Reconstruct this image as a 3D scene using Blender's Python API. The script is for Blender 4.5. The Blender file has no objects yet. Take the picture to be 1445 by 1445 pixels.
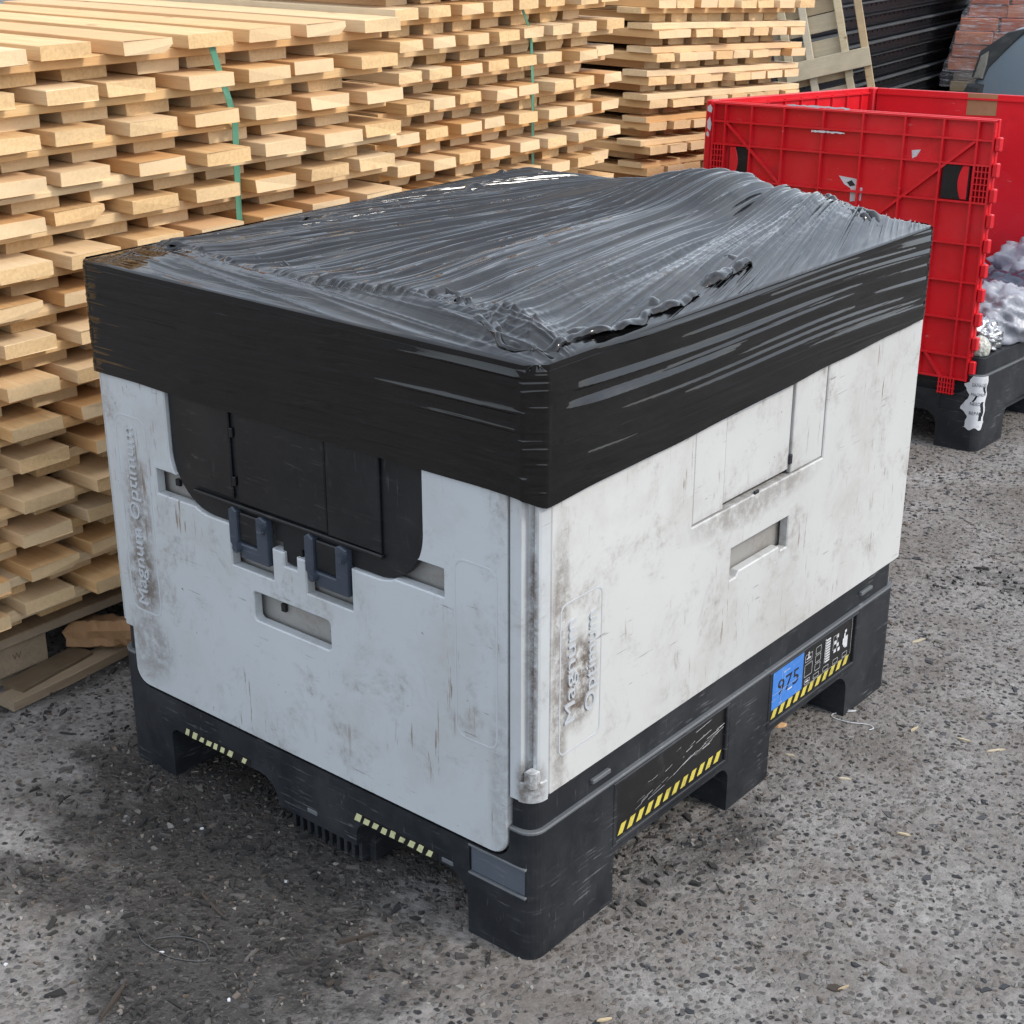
import bpy, bmesh, math, random
import numpy as np
from mathutils import Matrix, Vector

# ------------------------------------------------------------------ camera, sky, sun, exposure
scene = bpy.context.scene
COL = scene.collection
random.seed(7)
RNG = np.random.default_rng(7)

CAM = np.array([1.22606, -1.53743, 1.56542]); FPX = 2168.72
RCAM = np.array([[0.77148, 0.63625, 0.00051], [0.23980, -0.29002, -0.92649], [-0.58933, 0.71489, -0.37632]])
cd = bpy.data.cameras.new('camera'); cam = bpy.data.objects.new('camera', cd); COL.objects.link(cam)
cd.sensor_width = 36.0; cd.lens = FPX / 1445 * 36.0; cd.clip_end = 500; cd.clip_start = 0.05
Rm = Matrix([[RCAM[0][i], -RCAM[1][i], -RCAM[2][i]] for i in range(3)]).to_4x4()
cam.matrix_world = Matrix.Translation(CAM.tolist()) @ Rm
scene.camera = cam

world = bpy.data.worlds.new('World'); scene.world = world; world.use_nodes = True
wn = world.node_tree.nodes; wl = world.node_tree.links
sky = wn.new('ShaderNodeTexSky'); sky.sky_type = 'NISHITA'; sky.sun_disc = False
SUN_EL, SUN_AZ = math.radians(43), math.radians(74)      # azimuth clockwise from +Y
sky.sun_elevation = SUN_EL; sky.sun_rotation = SUN_AZ; sky.dust_density = 2.2; sky.air_density = 1.0
wn['Background'].inputs['Strength'].default_value = 0.15
# thin bright cloud over the whole sky, softly broken up
wc = wn.new('ShaderNodeTexCoord'); wno = wn.new('ShaderNodeTexNoise'); wno.inputs['Scale'].default_value = 2.6; wno.inputs['Detail'].default_value = 6
wl.new(wc.outputs['Generated'], wno.inputs['Vector'])
wr = wn.new('ShaderNodeMapRange'); wr.inputs[1].default_value = .3; wr.inputs[2].default_value = .7; wr.inputs[3].default_value = .30; wr.inputs[4].default_value = .95
wl.new(wno.outputs['Fac'], wr.inputs[0])
wm = wn.new('ShaderNodeMix'); wm.data_type = 'RGBA'; wm.inputs[7].default_value = (8.6, 9.3, 10.2, 1)
wl.new(wr.outputs[0], wm.inputs[0]); wl.new(sky.outputs['Color'], wm.inputs[6]); wl.new(wm.outputs[2], wn['Background'].inputs['Color'])
sd = bpy.data.lights.new('sun', 'SUN'); sd.energy = 1.5; sd.angle = math.radians(10); sd.color = (1.0, 0.94, 0.86)
sun = bpy.data.objects.new('sun', sd); COL.objects.link(sun)
sdir = Vector((math.sin(SUN_AZ) * math.cos(SUN_EL), math.cos(SUN_AZ) * math.cos(SUN_EL), math.sin(SUN_EL)))
sun.rotation_euler = sdir.to_track_quat('Z', 'Y').to_euler(); sun.location = (4, 0, 6)
scene.view_settings.view_transform = 'Standard'; scene.view_settings.look = 'None'
scene.view_settings.exposure = 0.72; scene.view_settings.gamma = 1.0

# ------------------------------------------------------------------ helpers
def at(px, py, ax, val):
    d = RCAM.T @ np.array([(px - 722.5) / FPX, (py - 722.5) / FPX, 1.0])
    t = (val - CAM[ax]) / d[ax]
    return CAM + t * d

def hashv(i, j, seed):
    n = (i.astype(np.int64) * 374761393 + j.astype(np.int64) * 668265263 + seed * 1442695041) & 0x7fffffff
    n = ((n ^ (n >> 13)) * 1274126177) & 0x7fffffff
    n = ((n ^ (n >> 15)) * 668265263) & 0x7fffffff
    return (n & 0xffff) / 65535.0
def vnoise(x, y, seed=0):
    x = np.asarray(x, float); y = np.asarray(y, float)
    x, y = np.broadcast_arrays(x, y)
    i = np.floor(x); j = np.floor(y); fx = x - i; fy = y - j
    fx = fx * fx * (3 - 2 * fx); fy = fy * fy * (3 - 2 * fy)
    a = hashv(i, j, seed); b = hashv(i + 1, j, seed); c = hashv(i, j + 1, seed); d = hashv(i + 1, j + 1, seed)
    return a + (b - a) * fx + (c - a) * fy + (a - b - c + d) * fx * fy
def fbm(x, y, seed=0, o=4):
    s = 0; a = .5
    for k in range(o):
        s = s + a * vnoise(x * 2 ** k, y * 2 ** k, seed + k * 17); a *= .5
    return s / (1 - .5 ** o)
def ridge(n): return 1 - np.abs(2 * n - 1)
def sstep(a, b, x):
    t = np.clip((x - a) / (b - a), 0, 1); return t * t * (3 - 2 * t)

def tag(o, label=None, cat=None, group=None, kind=None):
    if label: o['label'] = label
    if cat: o['category'] = cat
    if group: o['group'] = group
    if kind: o['kind'] = kind
    return o
def link(name, me, mat=None, parent=None):
    o = bpy.data.objects.new(name, me); COL.objects.link(o)
    if mat is not None and me is not None and len(me.materials) == 0: me.materials.append(mat)
    if parent is not None: o.parent = parent
    return o
def stuff_link(*a): return tag(link(*a), kind='stuff')
def empty(name, loc=(0, 0, 0), rot=(0, 0, 0), label=None, cat=None, group=None, mode='XYZ'):
    o = bpy.data.objects.new(name, None); COL.objects.link(o); o.empty_display_size = .1
    o.rotation_mode = mode; o.location = loc; o.rotation_euler = rot
    return tag(o, label, cat, group)
def grid_mesh(name, V, nu, nv, close_u=False, smooth=True, uv=None):
    """V: (nv, nu, 3)"""
    me = bpy.data.meshes.new(name)
    i = np.arange(nu if close_u else nu - 1); j = np.arange(nv - 1)
    I, J = np.meshgrid(i, j); I2 = (I + 1) % nu
    F = np.stack([J * nu + I, J * nu + I2, (J + 1) * nu + I2, (J + 1) * nu + I], -1).reshape(-1, 4)
    me.vertices.add(nu * nv); me.vertices.foreach_set('co', V.reshape(-1).astype(np.float32))
    me.loops.add(F.size); me.loops.foreach_set('vertex_index', F.reshape(-1).astype(np.int32))
    me.polygons.add(len(F)); me.polygons.foreach_set('loop_start', np.arange(0, F.size, 4, dtype=np.int32))
    me.polygons.foreach_set('loop_total', np.full(len(F), 4, np.int32))
    me.update(calc_edges=True)
    me.polygons.foreach_set('use_smooth', np.full(len(F), smooth))
    if uv is not None:
        l = me.uv_layers.new(name='UVMap'); l.data.foreach_set('uv', uv.reshape(-1, 2)[F.reshape(-1)].reshape(-1).astype(np.float32))
    return me
def soup(name, verts, faces, cols=None, smooth=False):
    me = bpy.data.meshes.new(name); me.from_pydata([tuple(v) for v in verts], [], faces); me.update()
    if cols is not None:
        a = me.color_attributes.new('tone', 'FLOAT_COLOR', 'POINT')
        c = np.ones((len(verts), 4), np.float32); c[:, :3] = cols; a.data.foreach_set('color', c.reshape(-1))
    if smooth: me.polygons.foreach_set('use_smooth', np.full(len(me.polygons), True))
    return me
def box_me(name, x0, x1, y0, y1, z0, z1, bev=.003, seg=1):
    bm = bmesh.new(); bmesh.ops.create_cube(bm, size=1)
    for v in bm.verts:
        v.co = ((x0 + x1) / 2 + v.co.x * (x1 - x0), (y0 + y1) / 2 + v.co.y * (y1 - y0), (z0 + z1) / 2 + v.co.z * (z1 - z0))
    if bev: bmesh.ops.bevel(bm, geom=bm.edges[:], offset=bev, segments=seg, affect='EDGES', profile=.6)
    me = bpy.data.meshes.new(name); bm.to_mesh(me); bm.free(); return me
def box(name, x0, x1, y0, y1, z0, z1, mat, parent=None, bev=.003, seg=1):
    return link(name, box_me(name, x0, x1, y0, y1, z0, z1, bev, seg), mat, parent)
def boxes_me(name, lst):
    V = []; F = []
    for (x0, x1, y0, y1, z0, z1) in lst:
        b = len(V)
        V += [(x0, y0, z0), (x1, y0, z0), (x1, y1, z0), (x0, y1, z0), (x0, y0, z1), (x1, y0, z1), (x1, y1, z1), (x0, y1, z1)]
        F += [tuple(b + k for k in f) for f in ((0, 3, 2, 1), (4, 5, 6, 7), (0, 1, 5, 4), (1, 2, 6, 5), (2, 3, 7, 6), (3, 0, 4, 7))]
    return soup(name, V, F)
LEFT = lambda y=0.: Matrix(((1, 0, 0, 0), (0, 0, -1, y), (0, 1, 0, 0), (0, 0, 0, 1)))      # a=x b=z out=-y
RIGHT = lambda x=0.: Matrix(((0, 0, 1, x), (1, 0, 0, 0), (0, 1, 0, 0), (0, 0, 0, 1)))      # a=y b=z out=+x
BACK = lambda y=0.: Matrix(((-1, 0, 0, 0), (0, 0, 1, y), (0, 1, 0, 0), (0, 0, 0, 1)))
FARL = lambda x=0.: Matrix(((0, 0, -1, x), (-1, 0, 0, 0), (0, 1, 0, 0), (0, 0, 0, 1)))
TOPV = lambda z=0.: Matrix.Translation((0, 0, z))
def plate_me(name, loops, t, bev, M):
    cu = bpy.data.curves.new(name, 'CURVE'); cu.dimensions = '2D'; cu.fill_mode = 'BOTH'
    for pts in loops:
        s = cu.splines.new('POLY'); s.points.add(len(pts) - 1); s.use_cyclic_u = True
        for p, q in zip(s.points, pts): p.co = (q[0], q[1], 0, 1)
    cu.extrude = max(t / 2 - bev, 0); cu.bevel_depth = bev; cu.bevel_resolution = 5 if bev > .03 else 1 if bev > .004 else 0; cu.offset = -bev
    ob = bpy.data.objects.new('tmp', cu)
    me = bpy.data.meshes.new_from_object(ob); me.name = name
    bpy.data.objects.remove(ob); bpy.data.curves.remove(cu)
    bm = bmesh.new(); bm.from_mesh(me); bmesh.ops.remove_doubles(bm, verts=bm.verts, dist=1e-5)
    bmesh.ops.recalc_face_normals(bm, faces=bm.faces)
    bm.transform(M @ Matrix.Translation((0, 0, -t / 2))); bm.to_mesh(me); bm.free()
    me.polygons.foreach_set('use_smooth', np.full(len(me.polygons), False))
    return me
def plate(name, loops, t, bev, M, mat, parent=None):
    return link(name, plate_me(name, loops, t, bev, M), mat, parent)
def rect(a0, a1, b0, b1): return [(a0, b0), (a1, b0), (a1, b1), (a0, b1)]
def rrect(a0, a1, b0, b1, r, n=5):
    if not isinstance(r, (tuple, list)): r = (r,) * 4
    out = []
    for (cx, cy, s, rr) in ((a0, b0, 180, r[0]), (a1, b0, 270, r[1]), (a1, b1, 0, r[2]), (a0, b1, 90, r[3])):
        x = cx + (rr if cx == a0 else -rr); y = cy + (rr if cy == b0 else -rr)
        if rr <= 0: out.append((cx, cy)); continue
        for k in range(n + 1):
            t = math.radians(s + 90 * k / n); out.append((x + rr * math.cos(t), y + rr * math.sin(t)))
    return out
def arc(cx, cy, r, a0, a1, n=10):
    return [(cx + r * math.cos(math.radians(a0 + (a1 - a0) * k / n)), cy + r * math.sin(math.radians(a0 + (a1 - a0) * k / n))) for k in range(n + 1)]
def boolean(me, cutters, op='DIFFERENCE'):
    o = bpy.data.objects.new('tmpb', me); COL.objects.link(o); obs = []
    for c in cutters:
        co = bpy.data.objects.new('tmpc', c); COL.objects.link(co); obs.append(co)
        m = o.modifiers.new('b', 'BOOLEAN'); m.operation = op; m.object = co; m.solver = 'EXACT'
    dg = bpy.context.evaluated_depsgraph_get()
    res = bpy.data.meshes.new_from_object(o.evaluated_get(dg)); res.name = me.name
    for q in obs + [o]: bpy.data.objects.remove(q)
    for c in cutters: bpy.data.meshes.remove(c)
    return res
def bevel_mesh(me, w, angle=40):
    bm = bmesh.new(); bm.from_mesh(me); bmesh.ops.remove_doubles(bm, verts=bm.verts, dist=1e-5)
    bmesh.ops.dissolve_limit(bm, angle_limit=math.radians(1), verts=bm.verts, edges=bm.edges)
    es = [e for e in bm.edges if len(e.link_faces) == 2 and e.calc_face_angle(0) > math.radians(angle)]
    bmesh.ops.bevel(bm, geom=es, offset=w, segments=2, affect='EDGES', profile=.5, clamp_overlap=True)
    bm.to_mesh(me); bm.free(); return me
def cyl_me(name, r, h, n=16, bev=0.0):
    bm = bmesh.new(); bmesh.ops.create_cone(bm, cap_ends=True, segments=n, radius1=r, radius2=r, depth=h)
    if bev: bmesh.ops.bevel(bm, geom=[e for e in bm.edges if abs(e.verts[0].co.z - e.verts[1].co.z) < 1e-6], offset=bev, segments=2, affect='EDGES')
    me = bpy.data.meshes.new(name); bm.to_mesh(me); bm.free(); return me
def text_me(name, s, M, length, height, depth=.0012, bev=.0006):
    cu = bpy.data.curves.new(name, 'FONT'); cu.body = s; cu.extrude = depth; cu.bevel_depth = 0; cu.size = 1; cu.resolution_u = 3
    ob = bpy.data.objects.new('tmp', cu); me = bpy.data.meshes.new_from_object(ob); me.name = name
    bpy.data.objects.remove(ob); bpy.data.curves.remove(cu)
    co = np.zeros(len(me.vertices) * 3); me.vertices.foreach_get('co', co); co = co.reshape(-1, 3)
    mn, mx = co.min(0), co.max(0)
    co[:, 0] = (co[:, 0] - mn[0]) / (mx[0] - mn[0]) * length; co[:, 1] = (co[:, 1] - mn[1]) / (mx[1] - mn[1]) * height
    me.vertices.foreach_set('co', co.reshape(-1)); me.transform(M); me.update(); return me
def tube_me(name, pts, r, n=6, close=False):
    pts = [Vector(p) for p in pts]; V = []; N = len(pts)
    for i, p in enumerate(pts):
        t = (pts[min(i + 1, N - 1)] - pts[max(i - 1, 0)]).normalized()
        a = t.cross(Vector((0, 0, 1)));  a = Vector((1, 0, 0)) if a.length < 1e-3 else a.normalized(); b = a.cross(t).normalized()
        for k in range(n):
            th = 2 * math.pi * k / n; V.append(p + a * (r * math.cos(th)) + b * (r * math.sin(th)))
    F = [(i * n + k, i * n + (k + 1) % n, (i + 1) * n + (k + 1) % n, (i + 1) * n + k) for i in range(N - 1) for k in range(n)]
    F += [tuple(range(n))[::-1], tuple((N - 1) * n + k for k in range(n))]
    return soup(name, V, F, smooth=True)

# ------------------------------------------------------------------ materials
ALBEDO = .70
class NT:
    def __init__(s, name):
        s.m = bpy.data.materials.new(name); s.m.use_nodes = True; s.t = s.m.node_tree; s.n = s.t.nodes; s.l = s.t.links
        s.b = s.n['Principled BSDF']
    def node(s, typ, ins=None, **kw):
        nd = s.n.new('ShaderNode' + typ)
        for k, v in kw.items(): setattr(nd, k, v)
        for k, v in (ins or {}).items(): s.put(nd.inputs[k], v)
        return nd
    def put(s, sock, v):
        if hasattr(v, 'is_linked') or isinstance(v, bpy.types.NodeSocket): s.l.new(v, sock)
        else:
            if isinstance(v, tuple) and len(v) == 3 and sock.type == 'RGBA': v = v + (1,)
            sock.default_value = v
    def coord(s, which='Object'): return s.node('TexCoord').outputs[which]
    def scale(s, v, sc, loc=(0, 0, 0), rot=(0, 0, 0)):
        return s.node('Mapping', {'Vector': v, 'Scale': sc, 'Location': loc, 'Rotation': rot}).outputs[0]
    def noise(s, v, sc, det=4, rough=.55, dist=0): return s.node('TexNoise', {'Vector': v, 'Scale': sc, 'Detail': det, 'Roughness': rough, 'Distortion': dist}).outputs['Fac']
    def ramp(s, f, a, b, c0=(0, 0, 0), c1=(1, 1, 1)):
        r = s.node('ValToRGB', {'Fac': f}); e = r.color_ramp.elements
        e[0].position = a; e[1].position = b; e[0].color = c0 + (1,); e[1].color = c1 + (1,)
        return r.outputs['Color']
    def math(s, op, a, b=0.5, c=None, clamp=False):
        d = {0: a, 1: b}
        if c is not None: d[2] = c
        return s.node('Math', d, operation=op, use_clamp=clamp).outputs[0]
    def mix(s, f, a, b, blend='MIX'):
        nd = s.node('Mix', data_type='RGBA', blend_type=blend)
        s.put(nd.inputs['Factor'], f); s.put(nd.inputs[6], a); s.put(nd.inputs[7], b); return nd.outputs[2]
    def bump(s, h, strength=.3, dist=.002, normal=None):
        d = {'Height': h, 'Strength': strength, 'Distance': dist}
        if normal is not None: d['Normal'] = normal
        s.l.new(s.node('Bump', d).outputs[0], s.b.inputs['Normal'])
    def set(s, **k):
        for kk, v in k.items():
            if kk == 'Base_Color': v = s.mix(1.0, v, (ALBEDO, ALBEDO, ALBEDO), 'MULTIPLY')      # one overall calibration of all surface colours
            s.put(s.b.inputs[kk.replace('_', ' ')], v)
        return s.m
    def spot(s, v, c, r):      # 1 at c falling to 0 at ellipsoid radii r
        m = s.node('Mapping', {'Vector': v, 'Location': tuple(-c[i] / r[i] for i in range(3)), 'Scale': tuple(1 / q for q in r)})
        return s.node('TexGradient', {'Vector': m.outputs[0]}, gradient_type='SPHERICAL').outputs['Fac']

def mat_wood(name, c0, c1, c2, grey=0.0, axis=0):
    t = NT(name); info = t.node('ObjectInfo'); rnd = info.outputs['Random']
    oc = t.coord('Object')
    off = t.node('CombineXYZ', {0: t.math('MULTIPLY', rnd, 37.), 1: t.math('MULTIPLY', rnd, 91.), 2: t.math('MULTIPLY', rnd, 13.)}).outputs[0]
    v = t.node('VectorMath', {0: oc, 1: off}, operation='ADD').outputs[0]
    sc = [14., 14., 14.]; sc[axis] = 1.0
    vs = t.scale(v, tuple(sc))
    g = t.noise(vs, 5.0, 6, .6, .6); fine = t.noise(t.scale(v, tuple(120. if k != axis else 6. for k in range(3))), 3.0, 3)
    col = t.mix(t.ramp(g, .3, .72), c0, c1)
    rn2 = t.node('TexWhiteNoise', {'W': t.math('MULTIPLY', rnd, 613.7)}, noise_dimensions='1D').outputs['Value']
    col = t.mix(t.math('MULTIPLY', t.ramp(rnd, .35, .9), .85), col, c2)
    col = t.mix(t.math('MULTIPLY', t.ramp(rn2, .5, .95), .6), col, tuple(q * f for q, f in zip(c0, (.98, .80, .62))))
    col = t.mix(t.math('MULTIPLY', t.ramp(fine, .45, .75), .25), col, tuple(q * .62 for q in c0))
    # knots
    ksc = [13., 13., 13.]; ksc[axis] = 5.0
    vo = t.node('TexVoronoi', {'Vector': t.scale(v, tuple(ksc)), 'Scale': 1.0, 'Randomness': 1.0})
    kn = t.ramp(vo.outputs['Distance'], .07, .13, (1, 1, 1), (0, 0, 0))
    kn = t.math('MULTIPLY', kn, t.ramp(t.node('SeparateColor', {0: vo.outputs['Color']}).outputs[0], .70, .72))
    col = t.mix(t.math('MULTIPLY', kn, .75), col, (.16, .075, .03))
    # end grain
    nrm = t.node('SeparateXYZ', {0: t.coord('Normal')}).outputs[axis]
    endm = t.ramp(t.math('ABSOLUTE', nrm), .8, .95)
    saw = t.noise(t.scale(v, tuple(60. if k != axis else 4. for k in range(3)), rot=(.5, .4, .3)), 2.2, 5, .7)
    ec = t.mix(t.math('MULTIPLY', t.ramp(saw, .42, .66), .5), tuple(min(1, q * 1.02) for q in c1), tuple(q * .72 for q in c0))
    ec = t.mix(t.math('MULTIPLY', t.ramp(rn2, .2, .9), .7), ec, c2)
    col = t.mix(t.math('MULTIPLY', endm, .8), col, ec)
    # weathering, handling dirt
    w = t.ramp(t.noise(v, 5.0, 5, .65), .52 - grey * .3, .78 - grey * .2)
    col = t.mix(t.math('MULTIPLY', w, .25 + grey * .6), col, (.20, .165, .12))
    t.bump(t.math('ADD', t.math('MULTIPLY', g, .7), fine), .35, .0015)
    return t.set(Base_Color=col, Roughness=.72, Specular_IOR_Level=.25)
W_PINE = mat_wood('pine', (.75, .44, .19), (.92, .63, .32), (.98, .78, .51))
W_PINE_Y = mat_wood('pine_stringer', (.79, .49, .22), (.95, .66, .34), (.98, .78, .51), axis=1)
W_OLD = mat_wood('weathered_wood', (.27, .19, .115), (.42, .32, .21), (.34, .28, .21), grey=.7)
W_GREY = mat_wood('grey_weathered_wood', (.52, .42, .26), (.66, .56, .38), (.62, .55, .42), grey=.3)
W_DARK = mat_wood('dark_old_wood', (.09, .06, .035), (.17, .11, .06), (.13, .09, .05), grey=.5)

def mat_white(name, dirt_spots=(), base=(.56, .59, .61), amount=1.7):
    t = NT(name); v = t.coord('Object')
    col = t.mix(t.ramp(t.noise(v, 2.2, 5), .3, .7), base, tuple(q * .88 for q in base))
    # brown grime: broken up by fine grain so that it reads as rubbed-in dirt
    grain = t.ramp(t.noise(t.scale(v, (1, 1, 1), (1, 8, 3)), 70., 6, .75), .38, .62)
    sm = t.ramp(t.noise(v, 4.5, 9, .7, .3), .50, .80); col = t.mix(t.math('MULTIPLY', sm, .30 * amount), col, (.34, .29, .24))
    sm2 = t.math('MULTIPLY', t.ramp(t.noise(t.scale(v, (1, 1, 1), (3, 7, 1)), 9., 9, .74, .5),   .52, .70), grain); col = t.mix(t.math('MULTIPLY', sm2, .45 * amount, clamp=True), col, (.19, .15, .115))
    # rub marks along both directions and slanted scrapes
    r1 = t.ramp(t.noise(t.scale(v, (70, 70, 6)), 1.6, 5, .65), .60, .66); r2 = t.ramp(t.noise(v, 4.2, 4), .50, .60)
    col = t.mix(t.math('MULTIPLY', t.math('MULTIPLY', r1, r2), .62 * amount, clamp=True), col, (.25, .20, .155))
    r3 = t.ramp(t.noise(t.scale(v, (7, 7, 120), rot=(.5, .5, 0)), 1.6, 4, .6), .66, .69); r4 = t.ramp(t.noise(t.scale(v, (1, 1, 1), (9, 2, 5)), 5., 4), .52, .58)
    col = t.mix(t.math('MULTIPLY', t.math('MULTIPLY', r3, r4), .4 * amount, clamp=True), col, (.12, .10, .09))
    r5 = t.ramp(t.noise(t.scale(v, (14, 14, 150), rot=(-.4, -.3, 0)), 1.3, 4, .6), .67, .70); r6 = t.ramp(t.noise(t.scale(v, (1, 1, 1), (1, 22, 15)), 6., 4), .55, .61)
    col = t.mix(t.math('MULTIPLY', t.math('MULTIPLY', r5, r6), .4 * amount, clamp=True), col, (.17, .13, .10))
    # specks
    sp = t.ramp(t.noise(v, 95., 3, .6), .70, .76); sp = t.math('MULTIPLY', sp, t.ramp(t.noise(v, 7., 2), .5, .6))
    col = t.mix(t.math('MULTIPLY', sp, .7 * amount), col, (.10, .085, .075))
    for (c, r, k) in dirt_spots:
        m = t.math('MULTIPLY', t.ramp(t.spot(v, c, r), .02, .5), t.ramp(t.noise(v, 34., 9, .8), .38, .56))
        col = t.mix(t.math('MULTIPLY', m, k * .9, clamp=True), col, (.14, .11, .088))
    h = t.noise(t.scale(v, (30, 30, 30)), 2.0, 5)
    t.bump(h, .12, .001)
    return t.set(Base_Color=col, Roughness=t.math('ADD', t.math('MULTIPLY', sm, .2), .42), Specular_IOR_Level=.4)
M_PANEL_SHADED = mat_white('grey_plastic_front_shaded', [((-.905, 0, .40), (.055, .2, .09), 1.0), ((-.90, 0, .53), (.045, .2, .14), .8), ((-.9, 0, .27), (.08, .2, .09), .55), ((-.06, 0, .3), (.03, .2, .2), .35)])  # shaded face: same plastic as the side, painted darker and bluer
M_PANEL_LIT = mat_white('grey_plastic_side_lit', [((0, .11, .46), (.2, .055, .10), 1.1), ((0, .06, .5), (.2, .03, .28), .75), ((0, .6, .60), (.2, .25, .04), .55)], base=(.64, .645, .63), amount=1.6)  # lit face: same plastic as the front, painted lighter and warmer
M_POST = mat_white('grey_plastic_post', [((-.012, .01, .55), (.012, .05, .32), 1.0), ((-.01, 0, .32), (.03, .04, .06), .9)], base=(.56, .585, .60))
M_INNER = mat_white('dirty_inner_plastic', base=(.36, .35, .33), amount=2.0)
M_LETTER = mat_white('grey_plastic_letter', base=(.55, .575, .60), amount=.5)

def mat_black(name, base=(.014, .016, .020), scuff=(.085, .092, .10), k=1.0, rough=.42):
    t = NT(name); v = t.coord('Object')
    a = t.ramp(t.noise(v, 6., 7, .7), .42, .80); col = t.mix(t.math('MULTIPLY', a, .25 * k), base, scuff)
    s1 = t.ramp(t.noise(t.scale(v, (9, 9, 110), rot=(.18, .12, 0)), 2.0, 4, .65), .60, .68)
    s1 = t.math('MULTIPLY', s1, t.ramp(t.noise(v, 7., 3), .42, .6)); col = t.mix(t.math('MULTIPLY', s1, .85 * k), col, tuple(q * 1.25 for q in scuff))
    s2 = t.ramp(t.noise(t.scale(v, (110, 110, 9), rot=(.1, .2, 0)), 2.0, 4, .65), .64, .70)
    s2 = t.math('MULTIPLY', s2, t.ramp(t.noise(t.scale(v, (1, 1, 1), (4, 4, 4)), 6., 3), .48, .6)); col = t.mix(t.math('MULTIPLY', s2, .75 * k), col, tuple(q * 1.25 for q in scuff))
    d = t.ramp(t.noise(t.scale(v, (1, 1, 1), (5, 1, 8)), 22., 8, .75), .60, .78); col = t.mix(t.math('MULTIPLY', d, .35 * k), col, (.11, .10, .088))
    t.bump(t.noise(v, 60., 5, .65), .15, .0012)
    return t.set(Base_Color=col, Roughness=t.math('ADD', t.math('MULTIPLY', a, .2), rough), Specular_IOR_Level=.32)
M_BLACK = mat_black('black_base_plastic', (.013, .015, .019), (.10, .105, .11), 1.3)
M_DOOR = mat_black('black_door_plastic', (.007, .0075, .009), (.045, .044, .043), 1.1, .38)
M_TRAY = mat_black('black_tray_plastic', (.008, .009, .012), (.03, .034, .04), .8, .35)
M_LATCH = mat_black('slate_latch_plastic', (.045, .057, .078), (.13, .14, .16), .8, .4)
M_REFLECT = mat_black('slate_reflector_plate', (.085, .10, .125), (.19, .2, .22), .9, .45)
M_WORN_LIT = mat_black('worn_lit_grey_edge', (.12, .128, .135), (.26, .265, .27), 1.0, .5)  # pale grey of worn parts, also painted on as edge highlights

def mat_plain(name, c, rough=.5, wear=None, k=.5, sc=40., **kw):
    t = NT(name); v = t.coord('Object'); col = t.mix(t.ramp(t.noise(v, 9., 5), .3, .75), c, tuple(q * .8 for q in c))
    if wear:
        w = t.ramp(t.noise(t.scale(v, (1, 1, 1), (2, 5, 3)), sc, 6, .7), .55, .66); col = t.mix(t.math('MULTIPLY', w, k), col, wear)
    return t.set(Base_Color=col, Roughness=rough, **kw)
M_YELLOW = mat_plain('hazard_yellow', (.72, .60, .10), .5, (.03, .03, .03), .45, 70.)
M_PALEYEL = mat_plain('faded_hazard_yellow', (.66, .66, .36), .6, (.05, .05, .05), .6, 90.)
M_LABELBLK = mat_plain('label_black', (.010, .010, .011), .35, (.05, .05, .055), .35, 30.)
M_BLUE = mat_plain('label_blue', (.055, .24, .72), .4, (.4, .55, .75), .25, 60.)
M_PRINT = mat_plain('print_white', (.74, .75, .76), .5, (.05, .05, .05), .45, 120.)
M_INK = mat_plain('print_ink', (.012, .014, .022), .5)
M_PAPER = mat_plain('torn_paper', (.70, .71, .74), .7, (.35, .34, .33), .4, 30.)
M_STRAP = mat_plain('green_strap', (.13, .36, .24), .35, (.24, .5, .38), .4, 30.)
M_CARD = mat_plain('cardboard', (.40, .22, .10), .8, (.28, .15, .07), .5, 12.)

def mat_red():
    t = NT('red_plastic'); v = t.coord('Object')
    col = t.mix(t.ramp(t.noise(v, 3., 5), .3, .75), (.78, .010, .020), (.64, .008, .016))
    a = t.ramp(t.noise(v, 11., 7, .7), .55, .8); col = t.mix(t.math('MULTIPLY', a, .4), col, (.22, .010, .014))
    fd = t.ramp(t.noise(t.scale(v, (1, 1, 1), (3, 3, 1)), 7., 8, .72), .48, .75); col = t.mix(t.math('MULTIPLY', fd, .16), col, (.80, .14, .15))
    w = t.ramp(t.noise(t.scale(v, (3, 3, 9)), 9., 6, .7), .66, .72); col = t.mix(t.math('MULTIPLY', w, .55), col, (.66, .42, .42))
    t.bump(t.noise(v, 50., 4), .1, .001)
    return t.set(Base_Color=col, Roughness=.38, Specular_IOR_Level=.4)
M_RED = mat_red()

def mat_film():
    t = NT('black_stretch_film'); uv = t.node('UVMap').outputs[0]; v = t.coord('Object')
    f1 = t.noise(t.scale(uv, (2.5, 110, 1)), 1.0, 2, .5, .4)
    f3 = t.noise(t.scale(uv, (4, 190, 1), rot=(0, 0, -.06)), 1.0, 2, .5)
    h = t.math('ADD', t.ramp(f1, .46, .56), t.math('MULTIPLY', t.ramp(f3, .55, .62), .5))
    dust = t.math('MULTIPLY', t.ramp(t.noise(v, 4.2, 7, .68), .50, .76), t.ramp(t.noise(t.scale(uv, (14, 240, 1)), 1.0, 4, .7), .40, .62))
    top = t.ramp(t.node('SeparateXYZ', {0: t.node('NewGeometry').outputs['Normal']}).outputs[2], .25, .8)
    dm = t.math('MULTIPLY', dust, t.math('ADD', t.math('MULTIPLY', top, .30), .04))
    col = t.mix(dm, (.004, .004, .0045), (.17, .145, .12))
    gl = t.ramp(t.noise(t.scale(v, (1, 1, 1), (6, 2, 9)), 4.5, 3), .45, .62)
    t.bump(t.math('MULTIPLY', t.math('MULTIPLY', h, gl), t.math('ADD', t.math('MULTIPLY', top, .9), .1)), .6, .0011)
    return t.set(Base_Color=col, Roughness=t.math('ADD', t.math('MULTIPLY', dm, .5), .035), IOR=1.5, Specular_IOR_Level=.42)
M_FILM = mat_film()
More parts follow.
